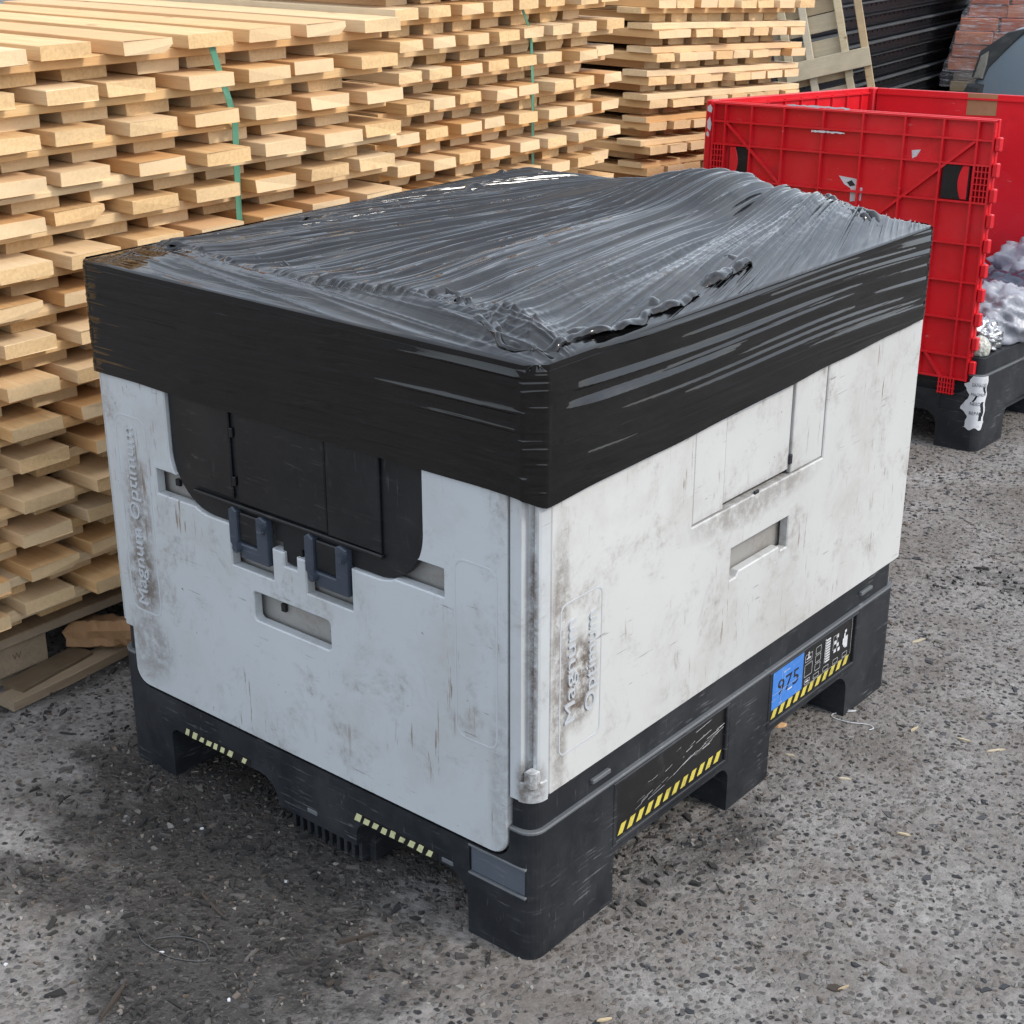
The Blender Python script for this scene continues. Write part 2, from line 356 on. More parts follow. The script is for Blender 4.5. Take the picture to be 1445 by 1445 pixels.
def mat_ground():
    t = NT('exposed_aggregate_concrete'); v = t.coord('Object')
    at_ = t.node('Attribute', attribute_name='dirt').outputs['Fac']
    wv = t.node('VectorMath', {0: v, 1: t.node('VectorMath', {0: t.node('TexNoise', {'Vector': v, 'Scale': 60., 'Detail': 2.}).outputs['Color'], 1: (.012, .012, .012)}, operation='MULTIPLY').outputs[0]}, operation='ADD').outputs[0]
    vo = t.node('TexVoronoi', {'Vector': wv, 'Scale': 85.}); vs = t.node('SeparateColor', {0: vo.outputs['Color']}).outputs
    vo2 = t.node('TexVoronoi', {'Vector': t.scale(wv, (1, 1, 1), (.3, .7, 0)), 'Scale': 210.}); vs2 = t.node('SeparateColor', {0: vo2.outputs['Color']}).outputs
    matrix_ = t.mix(t.ramp(t.noise(v, 3.0, 7, .65), .32, .70), (.50, .485, .465), (.23, .20, .175))
    matrix_ = t.mix(t.math('MULTIPLY', t.ramp(t.noise(v, 45., 8, .75), .42, .62), .55), matrix_, (.12, .11, .10))
    stone = t.mix(vs[0], (.11, .105, .10), (.34, .325, .305)); stone = t.mix(t.ramp(vs[1], .80, .84), stone, (.028, .029, .033))
    inside = t.ramp(vo.outputs['Distance'], .34, .52, (1, 1, 1), (0, 0, 0)); inside = t.math('MULTIPLY', inside, t.ramp(vs[2], .32, .36))
    col = t.mix(inside, matrix_, stone)
    sm = t.math('MULTIPLY', t.ramp(vo2.outputs['Distance'], .3, .5, (1, 1, 1), (0, 0, 0)), t.ramp(vs2[2], .6, .62))
    col = t.mix(t.math('MULTIPLY', sm, .7), col, t.mix(vs2[0], (.06, .06, .06), (.36, .35, .33)))
    br = t.ramp(t.noise(t.scale(v, (1, 1, 1), (4, 9, 0)), 2.3, 10, .75), .46, .66)
    col = t.mix(t.math('MULTIPLY', br, .6), col, (.125, .095, .07))
    dcol = t.mix(t.ramp(t.noise(v, 70., 6, .7), .35, .7), (.014, .013, .0125), (.052, .046, .041))
    dcol = t.mix(t.math('MULTIPLY', t.ramp(t.noise(v, 170., 3, .6), .60, .66), .6), dcol, (.17, .155, .14))
    edge = t.math('ADD', at_, t.math('MULTIPLY', t.math('SUBTRACT', t.noise(v, 11., 10, .78), .5), 1.7))
    dm = t.ramp(edge, .26, .74)
    col = t.mix(1.0, col, (.80, .795, .80), 'MULTIPLY')
    col = t.mix(t.math('MULTIPLY', dm, .88), col, dcol)
    h = t.math('ADD', t.math('MULTIPLY', inside, .5), t.math('ADD', t.noise(v, 40., 8, .7), t.math('MULTIPLY', t.noise(v, 190., 4, .7), .5)))
    t.bump(h, .65, .008)
    return t.set(Base_Color=col, Roughness=t.math('SUBTRACT', .85, t.math('MULTIPLY', dm, .35)), Specular_IOR_Level=.35)
M_GROUND = mat_ground()
def mat_attr(name, rough=.7):
    t = NT(name); a = t.node('Attribute', attribute_name='tone').outputs['Color']
    col = t.mix(t.math('MULTIPLY', t.ramp(t.noise(t.coord('Object'), 120., 4), .4, .7), .35), a, (.03, .028, .026))
    return t.set(Base_Color=col, Roughness=rough)
M_CHIP = mat_attr('stone_chips', .6); M_FLAKE = mat_attr('bark_flakes', .85)

# ------------------------------------------------------------------ ground
BIN = dict(loc=(-.467, 2.705, -.009), yaw=math.radians(2.1), pitch=math.radians(-3.4), roll=math.radians(-1.2))
RB = (Matrix.Rotation(BIN['yaw'], 3, 'Z') @ Matrix.Rotation(BIN['pitch'], 3, 'X') @ Matrix.Rotation(BIN['roll'], 3, 'Y'))
NB = RB @ Vector((0, 0, 1))
def ground_z(x, y):
    x = np.asarray(x, float); y = np.asarray(y, float)
    xc = np.clip(x, -2.0, .6); yc = np.clip(y, -99, 4.1)
    pl = BIN['loc'][2] - (NB.x * (xc - BIN['loc'][0]) + NB.y * (yc - BIN['loc'][1])) / NB.z
    return pl * sstep(2.25, 2.62, y)
def dirt_shade_mask(x, y):
    # old mulch and soil washed out in front of the bin, thinner along its sides
    def blob(cx, cy, ang, a, b):
        c, s = math.cos(ang), math.sin(ang); u = (x - cx) * c + (y - cy) * s; w = -(x - cx) * s + (y - cy) * c
        return 1 - sstep(.15, 1.3, np.sqrt((u / a) ** 2 + (w / b) ** 2))
    m = np.maximum(blob(-.58, -.10, -.25, .66, .38), blob(-.40, -.36, -.55, .40, .20)); m = np.maximum(m, .9 * blob(-.78, -.36, .4, .30, .12))
    m = np.maximum(m, .95 * blob(-.5, .5, 0, .56, .75)); m = np.maximum(m, .45 * blob(.03, .42, 1.5, .42, .13))  # blob under the grey box paints contact shade into the soil mask
    m = np.maximum(m, .8 * blob(-1.35, .5, 1.5, 1.2, .12))
    m = np.maximum(m, .42 * blob(.05, 1.9, .6, .35, .2)); m = np.maximum(m, .5 * blob(-.9, 3.3, 0, .6, .75))  # last blob paints the same shade beneath the red bin
    m = m * (1 - .8 * blob(-1.12, -.16, .3, .10, .055)) * (1 - .9 * blob(-.57, -.62, .3, .16, .07)) * (1 - .75 * blob(-1.22, .06, .9, .13, .05))
    return np.clip(m + 1.1 * (fbm(x * 4, y * 4, 5, 5) - .5) * (.25 + m), 0, 1)
def axis_pts(a0, a1, step, far):
    c = list(np.arange(a0, a1, step)); s = step; lo = []; hi = []; p = c[0]
    while p > -far: s *= 1.35; p -= s; lo.append(p)
    s = step; p = c[-1]
    while p < far: s *= 1.35; p += s; hi.append(p)
    return np.array(lo[::-1] + c + hi)
gx = axis_pts(-2.2, 1.4, .018, 160); gy = axis_pts(-1.0, 4.4, .022, 160)
GX, GY = np.meshgrid(gx, gy)
near = (np.abs(GX) < 4) & (np.abs(GY) < 6)
und = .004 * (fbm(GX * 2.2, GY * 2.2, 3) - .55) * near * sstep(.02, .12, np.maximum(np.maximum(-1 - GX, GX), np.maximum(-GY, GY - 1.2)))
und = np.minimum(und, 0)
GV = np.stack([GX, GY, ground_z(GX, GY) + und], -1)
gme = grid_mesh('ground', GV, len(gx), len(gy))
ga = gme.attributes.new('dirt', 'FLOAT', 'POINT'); ga.data.foreach_set('value', dirt_shade_mask(GX, GY).reshape(-1).astype(np.float32))  # soil patch plus the painted shade under the bins
ground = link('ground', gme, M_GROUND); tag(ground, kind='structure')

def in_view(x, y, m=60):
    P = np.stack([x, y, ground_z(x, y)], -1) - CAM; c = P @ RCAM.T
    u = 722.5 + FPX * c[:, 0] / c[:, 2]; w = 722.5 + FPX * c[:, 1] / c[:, 2]
    return (u > -m) & (u < 1445 + m) & (w > 350) & (w < 1445 + m) & (c[:, 2] > .3)
def scatter(n, seed):
    r = np.random.default_rng(seed); x = r.uniform(-1.6, 1.3, n); y = r.uniform(-.85, 3.9, n)
    k = in_view(x, y) & ~((x > -1.02) & (x < .02) & (y > -.02) & (y < 1.22) & False)
    return x[k], y[k], r
def chips(n, seed, rmin, rmax, elong, tones, keep, h, name, mat, flat=True):
    x, y, r = scatter(n, seed); d = dirt_shade_mask(x, y); k = keep(d, r.uniform(0, 1, len(x))); x = x[k]; y = y[k]
    V = []; F = []; Cc = []
    gz = ground_z(x, y)
    for i in range(len(x)):
        m = r.integers(5, 8); R = rmin * (rmax / rmin) ** (r.uniform() ** 1.8); e = r.uniform(*elong); th = r.uniform(0, 6.28); ct, st = math.cos(th), math.sin(th)
        an = np.sort(r.uniform(0, 6.28, m)); rad = R * r.uniform(.65, 1.1, m); b = len(V); tl = r.normal(0, .10, 2); hh = h * r.uniform(.5, 1.3)
        for q in range(m):
            px, py = rad[q] * math.cos(an[q]) * e, rad[q] * math.sin(an[q]); X = px * ct - py * st; Y = px * st + py * ct
            V.append((x[i] + X, y[i] + Y, gz[i] - .004))
        for q in range(m):
            px, py = .82 * rad[q] * math.cos(an[q]) * e, .82 * rad[q] * math.sin(an[q]); X = px * ct - py * st; Y = px * st + py * ct
            V.append((x[i] + X, y[i] + Y, gz[i] + hh + tl[0] * X + tl[1] * Y))
        F.append(tuple(b + m + q for q in range(m)))
        for q in range(m): F.append((b + q, b + (q + 1) % m, b + m + (q + 1) % m, b + m + q))
        t = tones[r.integers(len(tones))]; f = r.uniform(.75, 1.25); Cc += [tuple(c * f for c in t)] * (2 * m)
    o = link(name, soup(name, V, F, np.array(Cc)), mat, ground); tag(o, kind='stuff'); return o
DARK = (.016, .018, .022); MID = (.10, .095, .09); LIGHT = (.27, .255, .235); BRN = (.10, .075, .055)
chips(15000, 11, .003, .0105, (1.0, 1.6), [DARK, DARK, (.05, .052, .058), (.075, .072, .07), MID], lambda d, u: u < .42 * (1 - d) + .05, .0016, 'embedded_stones', M_CHIP)
chips(44000, 12, .0022, .007, (1.0, 1.7), [MID, LIGHT, (.2, .19, .175), BRN, (.24, .21, .18), (.15, .12, .10)], lambda d, u: u < .55 - .25 * d, .0022, 'pale_pebbles', M_CHIP)
chips(46000, 13, .0022, .009, (1.3, 3.0), [(.016, .014, .013), (.024, .021, .019), (.042, .037, .033), (.012, .011, .0105), (.09, .082, .075), (.02, .018, .016)], lambda d, u: u < .9 * (d - .14), .004, 'mulch_flakes', M_FLAKE)

# ------------------------------------------------------------------ container base shared by both bins
def base_meshes():
    low = plate_me('base_block', [rrect(-1, 0, 0, 1.2, .028, 6)], .232, .0, TOPV(.232))
    cut = [plate_me('c', [rrect(-.868, -.577, -.05, .106, (0, 0, .045, .018), 5)], 1.4, 0, LEFT(-.1)),
           plate_me('c', [rrect(-.383, -.132, -.05, .106, (0, 0, .045, .03), 5)], 1.4, 0, LEFT(-.1)),
           plate_me('c', [rrect(.212, .565, -.05, .096, (0, 0, .03, .02), 5)], 1.2, 0, RIGHT(.1)),
           plate_me('c', [rrect(.71, 1.012, -.05, .102, (0, 0, .045, .02), 5)], 1.2, 0, RIGHT(.1)),
           box_me('c', -.585, -.372, -.05, .045, -.05, .055, 0),
           plate_me('c', [rrect(-.957, -.046, .172, .5, (.036, .036, 0, 0), 5)], .10, 0, LEFT(-.082)),
           plate_me('c', [rect(.208, .561, .104, .2285)], .05, 0, RIGHT(.044)), plate_me('c', [rect(.695, 1.042, .108, .2285)], .05, 0, RIGHT(.044)),
           plate_me('c', [rect(-.129, -.016, .117, .168)], .05, 0, LEFT(-.046))]
    low = bevel_mesh(boolean(low, cut), .0025)
    up = plate_me('base_rim', [rrect(-.993, -.007, .007, 1.193, .024, 6)], .056, .0, TOPV(.287))
    up = bevel_mesh(boolean(up, [plate_me('c', [rect(-.957, -.046, .172, .5)], .10, 0, LEFT(-.082))]), .002)
    lip = boolean(plate_me('rim_ledge', [rrect(-1.001, .001, -.001, 1.201, .029, 6)], .006, .0015, TOPV(.236)), [box_me('c', -.957, -.046, -.1, .03, .1, .4, 0)])
    return low, up, lip
B_LOW, B_UP, B_LIP = base_meshes()
RIBS = boxes_me('foot_rib', [(-.574 + .0185 * k, -.566 + .0185 * k, .028, .05, .0, .054) for k in range(10)])
def build_base(root):
    a = link('base_block', B_LOW.copy(), M_BLACK, root)
    link('base_rim', B_UP.copy(), M_BLACK, a); link('rim_ledge', B_LIP.copy(), M_WORN_LIT, a)  # ledge colour: worn edge plus painted light caught on the step
    stuff_link('foot_rib', RIBS.copy(), M_BLACK, a)
    return a

# ------------------------------------------------------------------ main grey container
bin1 = empty('pallet_box', label='grey and black plastic pallet box with its top wrapped in black film', cat='pallet box')
base1 = build_base(bin1)
for (a0, a1, b0, b1) in ((.208, .561, .104, .2285), (.695, 1.042, .108, .2285)):
    plate('label_frame', [rect(a0 + .001, a1 - .001, b0 + .001, b1 - .001), rect(a0 + .011, a1 - .011, b0 + .010, b1 - .006)], .009, .0015, RIGHT(.001), M_BLACK, base1)
for (y0, y1, z) in ((.152, .20, .258), (1.045, 1.092, .262)): box('rim_tab', -.008, .0, y0, y1, z - .004, z + .004, M_WORN_LIT, base1, .0015)
plate('reflector_plate', [rect(-.127, -.018, .119, .166)], .004, .001, LEFT(.0025), M_REFLECT, base1)
for z in (.1165, .1685): box('reflector_ledge', -.13, -.014, -.002, .004, z - .002, z + .002, M_WORN_LIT, base1, .0008)
for (a, b) in ((-.49, .078), (-.175, .115)): box('skirt_mark', a - .012, a + .012, -.0015, .002, b - .004, b + .004, M_WORN_LIT, base1, .0007)
# inner core behind panels
core = plate('inner_wall', [rrect(-.978, -.022, .026, 1.178, .02)], .676, .0, TOPV(.963), M_INNER, bin1)
# front panel (left in the picture)
CX, CZ, RA = .312, .677, .100
def mir(p): return (-1.012 - p[0], p[1])
rs = [q for q in arc(-CX, CZ, RA, 0, -90, 22)]
s_in = [p for p in rs if p[1] > .632]; s_out = [p for p in rs if p[1] < .586]
right_edge = [(-.212, .972)] + s_in + [(-.2243, .632), (-.171, .632), (-.171, .586), (-.2725, .586)] + s_out
mid = [(-.366, .577), (-.366, .503), (-.470, .503), (-.470, .561), (-.492, .561), (-.492, .537), (-.521, .537), (-.521, .561), (-.550, .561), (-.550, .503), (-.652, .503), (-.652, .577)]
outer = rrect(-.954, -.049, .178, .5, (.033, .033, 0, 0), 6)[:14] + [(-.049, .972)] + right_edge + mid + [mir(p) for p in right_edge[::-1]] + [(-.954, .972)]
front = plate('front_panel', [outer, rrect(-.604, -.420, .414, .468, .008, 3)], .02, .0022, LEFT(-.003), M_PANEL_SHADED, bin1)
for (a0, a1, b0, b1, r) in ((-.150, -.066, .36, .66, .02), (-.945, -.86, .335, .715, .02)):
    plate('panel_border', [rrect(a0, a1, b0, b1, r), rrect(a0 + .0035, a1 - .0035, b0 + .0035, b1 - .0035, r - .003)], .0008, .0003, LEFT(-.0036), M_LETTER, front)
for (a0, a1) in ((-.604, -.420),): 
    box('slot_hole', -.560, -.550, .0185, .024, .436, .450, M_DOOR, front, 0)
box('slot_hole', -.816, -.806, .0185, .024, .60, .612, M_DOOR, front, 0)
link('lettering', text_me('lettering', 'Magnum Optimum', Matrix(((0, -1, 0, -.887), (0, 0, -1, -.003), (1, 0, 0, .352), (0, 0, 0, 1))), .342, .036, .0026), M_LETTER, front)
# black access door
dl = [(-.2135, .972)] + arc(-CX, CZ, RA - .0015, 0, -90, 16) + [(-.372, .578), (-.372, .602), (-.466, .602), (-.466, .574), (-.484, .574), (-.484, .542), (-.5, .539), (-.53, .542), (-.53, .574), (-.548, .574), (-.548, .602), (-.646, .602), (-.646, .578)] + [mir(p) for p in arc(-CX, CZ, RA - .0015, 0, -90, 16)[::-1]] + [(-.7985, .972)]
door = plate('access_door', [dl], .012, .0015, LEFT(.004), M_DOOR, bin1)
plate('door_panel', [rect(-.737, -.640, .625, .90)], .006, .002, LEFT(-.0015), M_DOOR, door)
plate('door_panel', [rect(-.626, -.418, .622, .90)], .006, .002, LEFT(-.0015), M_DOOR, door)
plate('door_panel', [rect(-.416, -.300, .620, .90)], .007, .002, LEFT(-.0022), M_DOOR, door)
box('door_ledge', -.742, -.296, -.005, .003, .612, .619, M_DOOR, door, .0018)
for z in (.65, .735): box('door_clip', -.637, -.629, -.004, .002, z, z + .016, M_DOOR, door, .001)
for (x0, x1) in ((-.652, -.551), (-.470, -.366)):
    lt = plate('latch', [[(x0 + .004, .607), (x0 + .004, .548), (x0 + .018, .535), (x0 + .03, .535), (x0 + .03, .527), (x1 - .004, .527), (x1 - .004, .607), (x1 - .02, .612), (x1 - .03, .607), (x1 - .03, .552), (x0 + .024, .552), (x0 + .024, .607), (x0 + .014, .614)]], .016, .002, LEFT(-.009), M_LATCH, bin1)
    box('latch_tab', x0 + .026, x1 - .032, -.004, .010, .5535, .605, M_DOOR, lt, .002)
    for (px, pz) in ((x0 + .027, .545), (x1 - .011, .594)):
        me = cyl_me('latch_pin', .0085, .012, 18, .002); me.transform(Matrix.Translation((px, -.0125, pz)) @ Matrix.Rotation(math.pi / 2, 4, 'X')); me.polygons.foreach_set('use_smooth', np.full(len(me.polygons), False)); link('latch_pin', me, M_LATCH, lt)
# side panel (right in the picture)
side = plate('side_panel', [rrect(.038, 1.2, .291, .974, .004, 2), [(.531, .474), (.552, .474), (.560, .483), (.694, .483), (.702, .474), (.722, .474), (.722, .533), (.531, .533)], rect(.405, .832, .612, .96)], .018, .002, RIGHT(.0), M_PANEL_LIT, bin1)
plate('panel_inset', [rect(.408, .499, .615, .958)], .010, .0015, RIGHT(-.0018), M_PANEL_LIT, side)
plate('panel_inset', [rect(.5035, .7155, .622, .958)], .008, .0015, RIGHT(-.0055), M_PANEL_LIT, side)
plate('panel_inset', [rect(.7205, .829, .615, .958)], .010, .0015, RIGHT(-.0018), M_PANEL_LIT, side)
box('panel_clip', -.006, -.001, .7135, .7225, .632, .650, M_INK, side, .001); box('panel_clip', -.004, .0005, .598, .612, .6105, .617, M_INK, side, .001)
plate('panel_border', [rrect(.06, .165, .345, .60, .015), rrect(.063, .162, .348, .597, .013)], .0007, .0003, RIGHT(.0006), M_LETTER, side)
link('lettering', text_me('lettering', 'Magnum', Matrix(((0, 0, 1, .0), (0, -1, 0, .104), (1, 0, 0, .398), (0, 0, 0, 1))), .170, .032, .0026), M_LETTER, side)
link('lettering', text_me('lettering', 'Optimum', Matrix(((0, 0, 1, .0), (0, -1, 0, .156), (1, 0, 0, .398), (0, 0, 0, 1))), .166, .034, .0026), M_LETTER, side)
plate('back_panel', [rrect(.05, .95, .291, .974, .01, 2)], .018, .002, BACK(1.2), M_PANEL_LIT, bin1)
plate('back_panel', [rrect(-1.15, -.05, .291, .974, .01, 2)], .018, .002, FARL(-1.0), M_PANEL_LIT, bin1)
# corner posts
def post(name, M):
    prof = [(-.0445, .0), (-.024, .0), (-.022, .004), (-.021, .012), (-.014, .017), (-.012, .014), (-.008, .010), (-.002, .012), (0, .016), (0, .036), (-.03, .036), (-.0445, .02)]
    p = plate(name, [prof], .682, 0, TOPV(.972), M_POST, bin1)
    if M is not None: p.data.transform(M)
    return p
p0 = post('corner_post', None)
cup = [(-.026, -.003)] + [(-.026 + .03 * math.sin(math.radians(a)), .027 - .03 * math.cos(math.radians(a))) for a in range(0, 91, 15)] + [(.004, .03), (-.026, .03)]
plate('post_cup', [cup], .036, .002, TOPV(.325), M_POST, p0)
pin = plate('post_pin', [[(-.0135, -.0045), (-.002, -.0045), (.0035, .001), (.0035, .012), (-.0135, .012)]], .03, .002, TOPV(.349), M_POST, p0)
post('corner_post', Matrix(((-1, 0, 0, -1), (0, 1, 0, 0), (0, 0, 1, 0), (0, 0, 0, 1)))).data.flip_normals()
post('corner_post', Matrix(((1, 0, 0, -.02), (0, -1, 0, 1.196), (0, 0, 1, 0), (0, 0, 0, 1)))).data.flip_normals()
post('corner_post', Matrix(((-1, 0, 0, -1), (0, -1, 0, 1.2), (0, 0, 1, 0), (0, 0, 0, 1))))
# labels on the base
def stripes_right(name, y0, y1, z0, z1, n, x, mat, parent, seed, lean=.55, fill=.55):
    V = []; F = []; r = random.Random(seed); p = (y1 - y0) / n
    for k in range(n):
        a = y0 + k * p; b = a + p * fill; s = (z1 - z0) * lean
        q = [(a, z0), (min(b, y1), z0), (min(b + s, y1), z1), (min(a + s, y1), z1)]
        i = len(V); V += [(x, yy, zz) for yy, zz in q]; F.append((i, i + 1, i + 2, i + 3))
    return stuff_link(name, soup(name, V, F), mat, parent)
lab = plate('damaged_label', [rect(.2195, .5495, .1145, .222)], .002, 0, RIGHT(-.0045), M_LABELBLK, base1)
stripes_right('hazard_stripes', .228, .545, .118, .137, 12, -.0039, M_YELLOW, lab, 3)
V = []; F = []; rr = random.Random(5)
for k in range(30):
    y = .27 + .27 * rr.random(); z = .138 + (y - .25) * .12 + rr.random() ** 1.6 * .05; l = rr.uniform(.004, .075) * (1.2 - rr.random()); w = rr.uniform(.0003, .0011); s = rr.uniform(.05, .25)
    i = len(V); V += [(-.0038, y, z), (-.0038, y + l, z + l * s), (-.0038, y + l, z + l * s + w), (-.0038, y, z + w * rr.uniform(.2, 1.5))]; F.append((i, i + 1, i + 2, i + 3))
stuff_link('label_scratches', soup('label_scratches', V, F), M_PRINT, lab)
lab = plate('size_label', [rect(.7065, 1.0305, .1185, .222)], .002, 0, RIGHT(-.0045), M_LABELBLK, base1)
stripes_right('hazard_stripes', .716, 1.022, .121, .1385, 11, -.0039, M_YELLOW, lab, 4)
plate('blue_square', [rect(.716, .829, .1395, .221)], .0006, 0, RIGHT(-.0038), M_BLUE, lab)
link('size_number', text_me('size_number', '975', Matrix(((0, 0, 1, -.0036), (1, 0, 0, .735), (0, 1, 0, .163), (0, 0, 0, 1))), .078, .032, .0002), M_INK, lab)
V = []; F = []
def q4(a0, a1, b0, b1, x=-.0034):
    i = len(V); V.extend([(x, a0, b0), (x, a1, b0), (x, a1, b1), (x, a0, b1)]); F.append((i, i + 1, i + 2, i + 3))
def oline(a0, a1, b0, b1, w=.0009): q4(a0, a1, b0, b0 + w); q4(a0, a1, b1 - w, b1); q4(a0, a0 + w, b0, b1); q4(a1 - w, a1, b0, b1)
oline(.835, .862, .192, .208); q4(.840, .857, .197, .2); q4(.846, .85, .2, .212); oline(.835, .865, .160, .187); oline(.838, .858, .143, .154); q4(.842, .854, .147, .15)
for z in (.158, .176, .194): oline(.876, .897, z, z + .015)
oline(.872, .894, .1425, .1525)
for z in np.arange(.160, .208, .0058): q4(.912, .934, z, z + .0036); q4(.9125, .916, z, z + .006)
oline(.910, .932, .1425, .1525)
for (a, b) in ((.950, .168), (.960, .178), (.950, .186), (.966, .166), (.958, .198)): q4(a, a + .009, b, b + .008)
oline(.946, .962, .174, .206); oline(.950, .970, .1425, .1525)
q4(.990, .996, .166, .196); q4(.996, 1.006, .162, .188); q4(.992, 1.0, .197, .203); q4(.986, .99, .172, .186); oline(.988, 1.008, .1425, .1525)
q4(.832, 1.022, .2195, .2202); q4(1.0215, 1.0222, .139, .2202); q4(.84, 1.01, .1397, .1403)
for (a0, a1, b0, b1) in ((.716, .82, .1715, .172), (.7475, .748, .1395, .221), (.7525, .776, .206, .2072), (.772, .789, .1605, .1635), (.741, .753, .1455, .1465), (.704, .73, .1605, .161)): q4(a0, a1, b0, b1, -.0030)
stuff_link('pictograms', soup('pictograms', V, F), M_PRINT, lab)
def checks(name, x0, x1, z0, z1, n, miss, seed):
    V = []; F = []; r = random.Random(seed); p = (x1 - x0) / n
    bk = plate('warning_tape', [rect(x0, x1, z0, z1)], .0008, 0, LEFT(-.0009), M_LABELBLK, base1)
    for k in range(n):
        if k in miss: continue
        a = x0 + k * p; w = p * r.uniform(.5, .66); h = (z1 - z0) * r.uniform(.75, 1.0); i = len(V)
        sl = (z1 - z0) * .35; V += [(a - sl, -.0012, z0 + r.uniform(0, .0015)), (a + w - sl, -.0012, z0 + r.uniform(0, .002)), (a + w + r.uniform(-.002, .001), -.0012, z0 + h), (a + r.uniform(-.001, .002), -.0012, z0 + h)]; F.append((i, i + 1, i + 2, i + 3))
    stuff_link('hazard_stripes', soup('hazard_stripes', V, F), M_PALEYEL, bk)
checks('warning_tape', -.822, -.646,   .1065, .1225, 9, (7,), 1); checks('warning_tape', -.380, -.196,   .1065, .1225, 9, (), 2)

# ------------------------------------------------------------------ black stretch film over the top
wrap = empty('stretch_wrap', (-.5, .6, .78), label='black stretch film pulled tight over the grey pallet box', cat='plastic wrap')
def to_wrap(me): me.transform(Matrix.Translation((.5, -.6, -.78))); return me
OFF = .0075
def per_path(step=.0055):
    c = .024; x0, x1, y0, y1 = -1 - OFF, OFF, -OFF, 1.2 + OFF
    k = [(x0 + c, y0), (x1 - c, y0), (x1, y0 + c), (x1, y1 - c), (x1 - c, y1), (x0 + c, y1), (x0, y1 - c), (x0, y0 + c)]
    P = []; N = []
    for i in range(8):
        a = np.array(k[i]); b = np.array(k[(i + 1) % 8]); L = np.linalg.norm(b - a); n = max(3, int(L / step)); d = (b - a) / L
        for q in range(n): P.append(a + (b - a) * q / n); N.append((d[1], -d[0]))
    return np.array(P), np.array(N)
PP, PN = per_path(); 
for _ in range(3): PN = (PN + np.roll(PN, 1, 0) + np.roll(PN, -1, 0)); PN /= np.linalg.norm(PN, axis=1)[:, None]
nS = len(PP); S = np.concatenate([[0], np.cumsum(np.linalg.norm(np.diff(PP, axis=0), axis=1))])
def film_top(x, y, fine=True):
    e = np.minimum(np.minimum(-x + OFF, x + 1 + OFF), np.minimum(y + OFF, 1.2 + OFF - y))
    z = .9745 + .013 * sstep(0, .10, e) + .008 * sstep(.1, .4, e)
    z = z + .050 * np.exp(-((x + .38) / .20) ** 2 - ((y - 1.03) / .17) ** 2) * sstep(0, .13, e)
    z = z + .020 * np.exp(-((x + .22) / .22) ** 2 - ((y - .60) / .5) ** 2) * sstep(0, .1, e)
    z = z + .009 * np.exp(-((y - .085) / .05) ** 2) * sstep(0, .06, e) * sstep(-1.0, -.8, x)
    z = z + .006 * (fbm(x * 2.0, y * 1.6, 31) - .5) * sstep(.03, .2, e)
    a = (x + .38) / (1.9 - y) * 1.25; f = sstep(.03, .16, e)
    hem = 1 - sstep(.075, .095, y + .012 * np.sin(x * 9))          # front flap: folds run along the rim
    hem = hem * sstep(-1.0, -.9, x)
    fan = 1 - hem
    z = z - .016 * np.exp(-((a - .16 - .05 * np.sin(y * 3)) / .030) ** 2) * f * sstep(.1, .5, y) - .009 * np.exp(-((a + .22) / .04) ** 2) * f
    z = z + fan * f * .0035 * ridge(fbm(a * 12 + 7, y * .8, 40, 2)) ** 2
    gt = sstep(.30, .65, vnoise(a * 7 + 3, y * 1.5, 44))
    z = z + fan * .0100 * ridge(vnoise(a * 30 + .4 * np.sin(y * 4), y * .6 + 3, 41)) ** 2.6 * (.15 * sstep(.0, .03, e) + .85 * f)
    z = z + hem * .0050 * ridge(vnoise(x * 1.8, y * 40 + x * 4, 47)) ** 2.5 * sstep(.0, .03, e)
    if fine:
        # tight pleats: long faces lean towards the right rim, short ones fold back under
        pp_ = a * 72 + .9 * (vnoise(a * 9, y * 1.3, 45) - .5) * 2; pc = np.floor(pp_); pf = pp_ - pc
        saw_ = np.where(pf < .78, 1 - pf / .78, (pf - .78) / .22)
        pam = .35 + .65 * vnoise(y * 1.3 + hashv(pc, pc * 0, 46) * 31, pc * 3.7, 47)
        z = z + fan * .0072 * saw_ * pam * (.15 * sstep(.004, .03, e) + .85 * f)
        z = z + fan * (.0040 * gt * ridge(vnoise(a * 62, y * .55, 42)) ** 3.2 * (.3 * sstep(.004, .03, e) + .7 * f) + .0046 * sstep(.004, .04, e) * (.35 + .65 * gt) * ridge(vnoise(a * 118, y * .9, 43)) ** 3)
        z = z + hem * (.0020 * ridge(vnoise(x * 3, y * 90 + x * 8, 48)) ** 2 * sstep(0, .02, e))
        cr = np.exp(-((x + .13) / .06) ** 2) * sstep(.1, .3, y) * .8 + np.exp(-((y - .085) / .022) ** 2) * .6 + np.exp(-((x + .09) ** 2 + (y - .08) ** 2) / .006) + np.exp(-((x + .80) / .04) ** 2) * .45 * sstep(.3, .6, y)
        wx = x + .02 * vnoise(x * 14, y * 14, 5); wy = y + .03 * vnoise(x * 11, y * 11, 6)
        crn = ridge(vnoise(wx * 40 + wy * 18, wy * 14, 50)) ** 2 + .6 * ridge(vnoise(wx * 95 - wy * 50, wy * 40, 51)) ** 1.5
        z = z + .0016 * cr * crn * sstep(.0, .03, e)
    return z
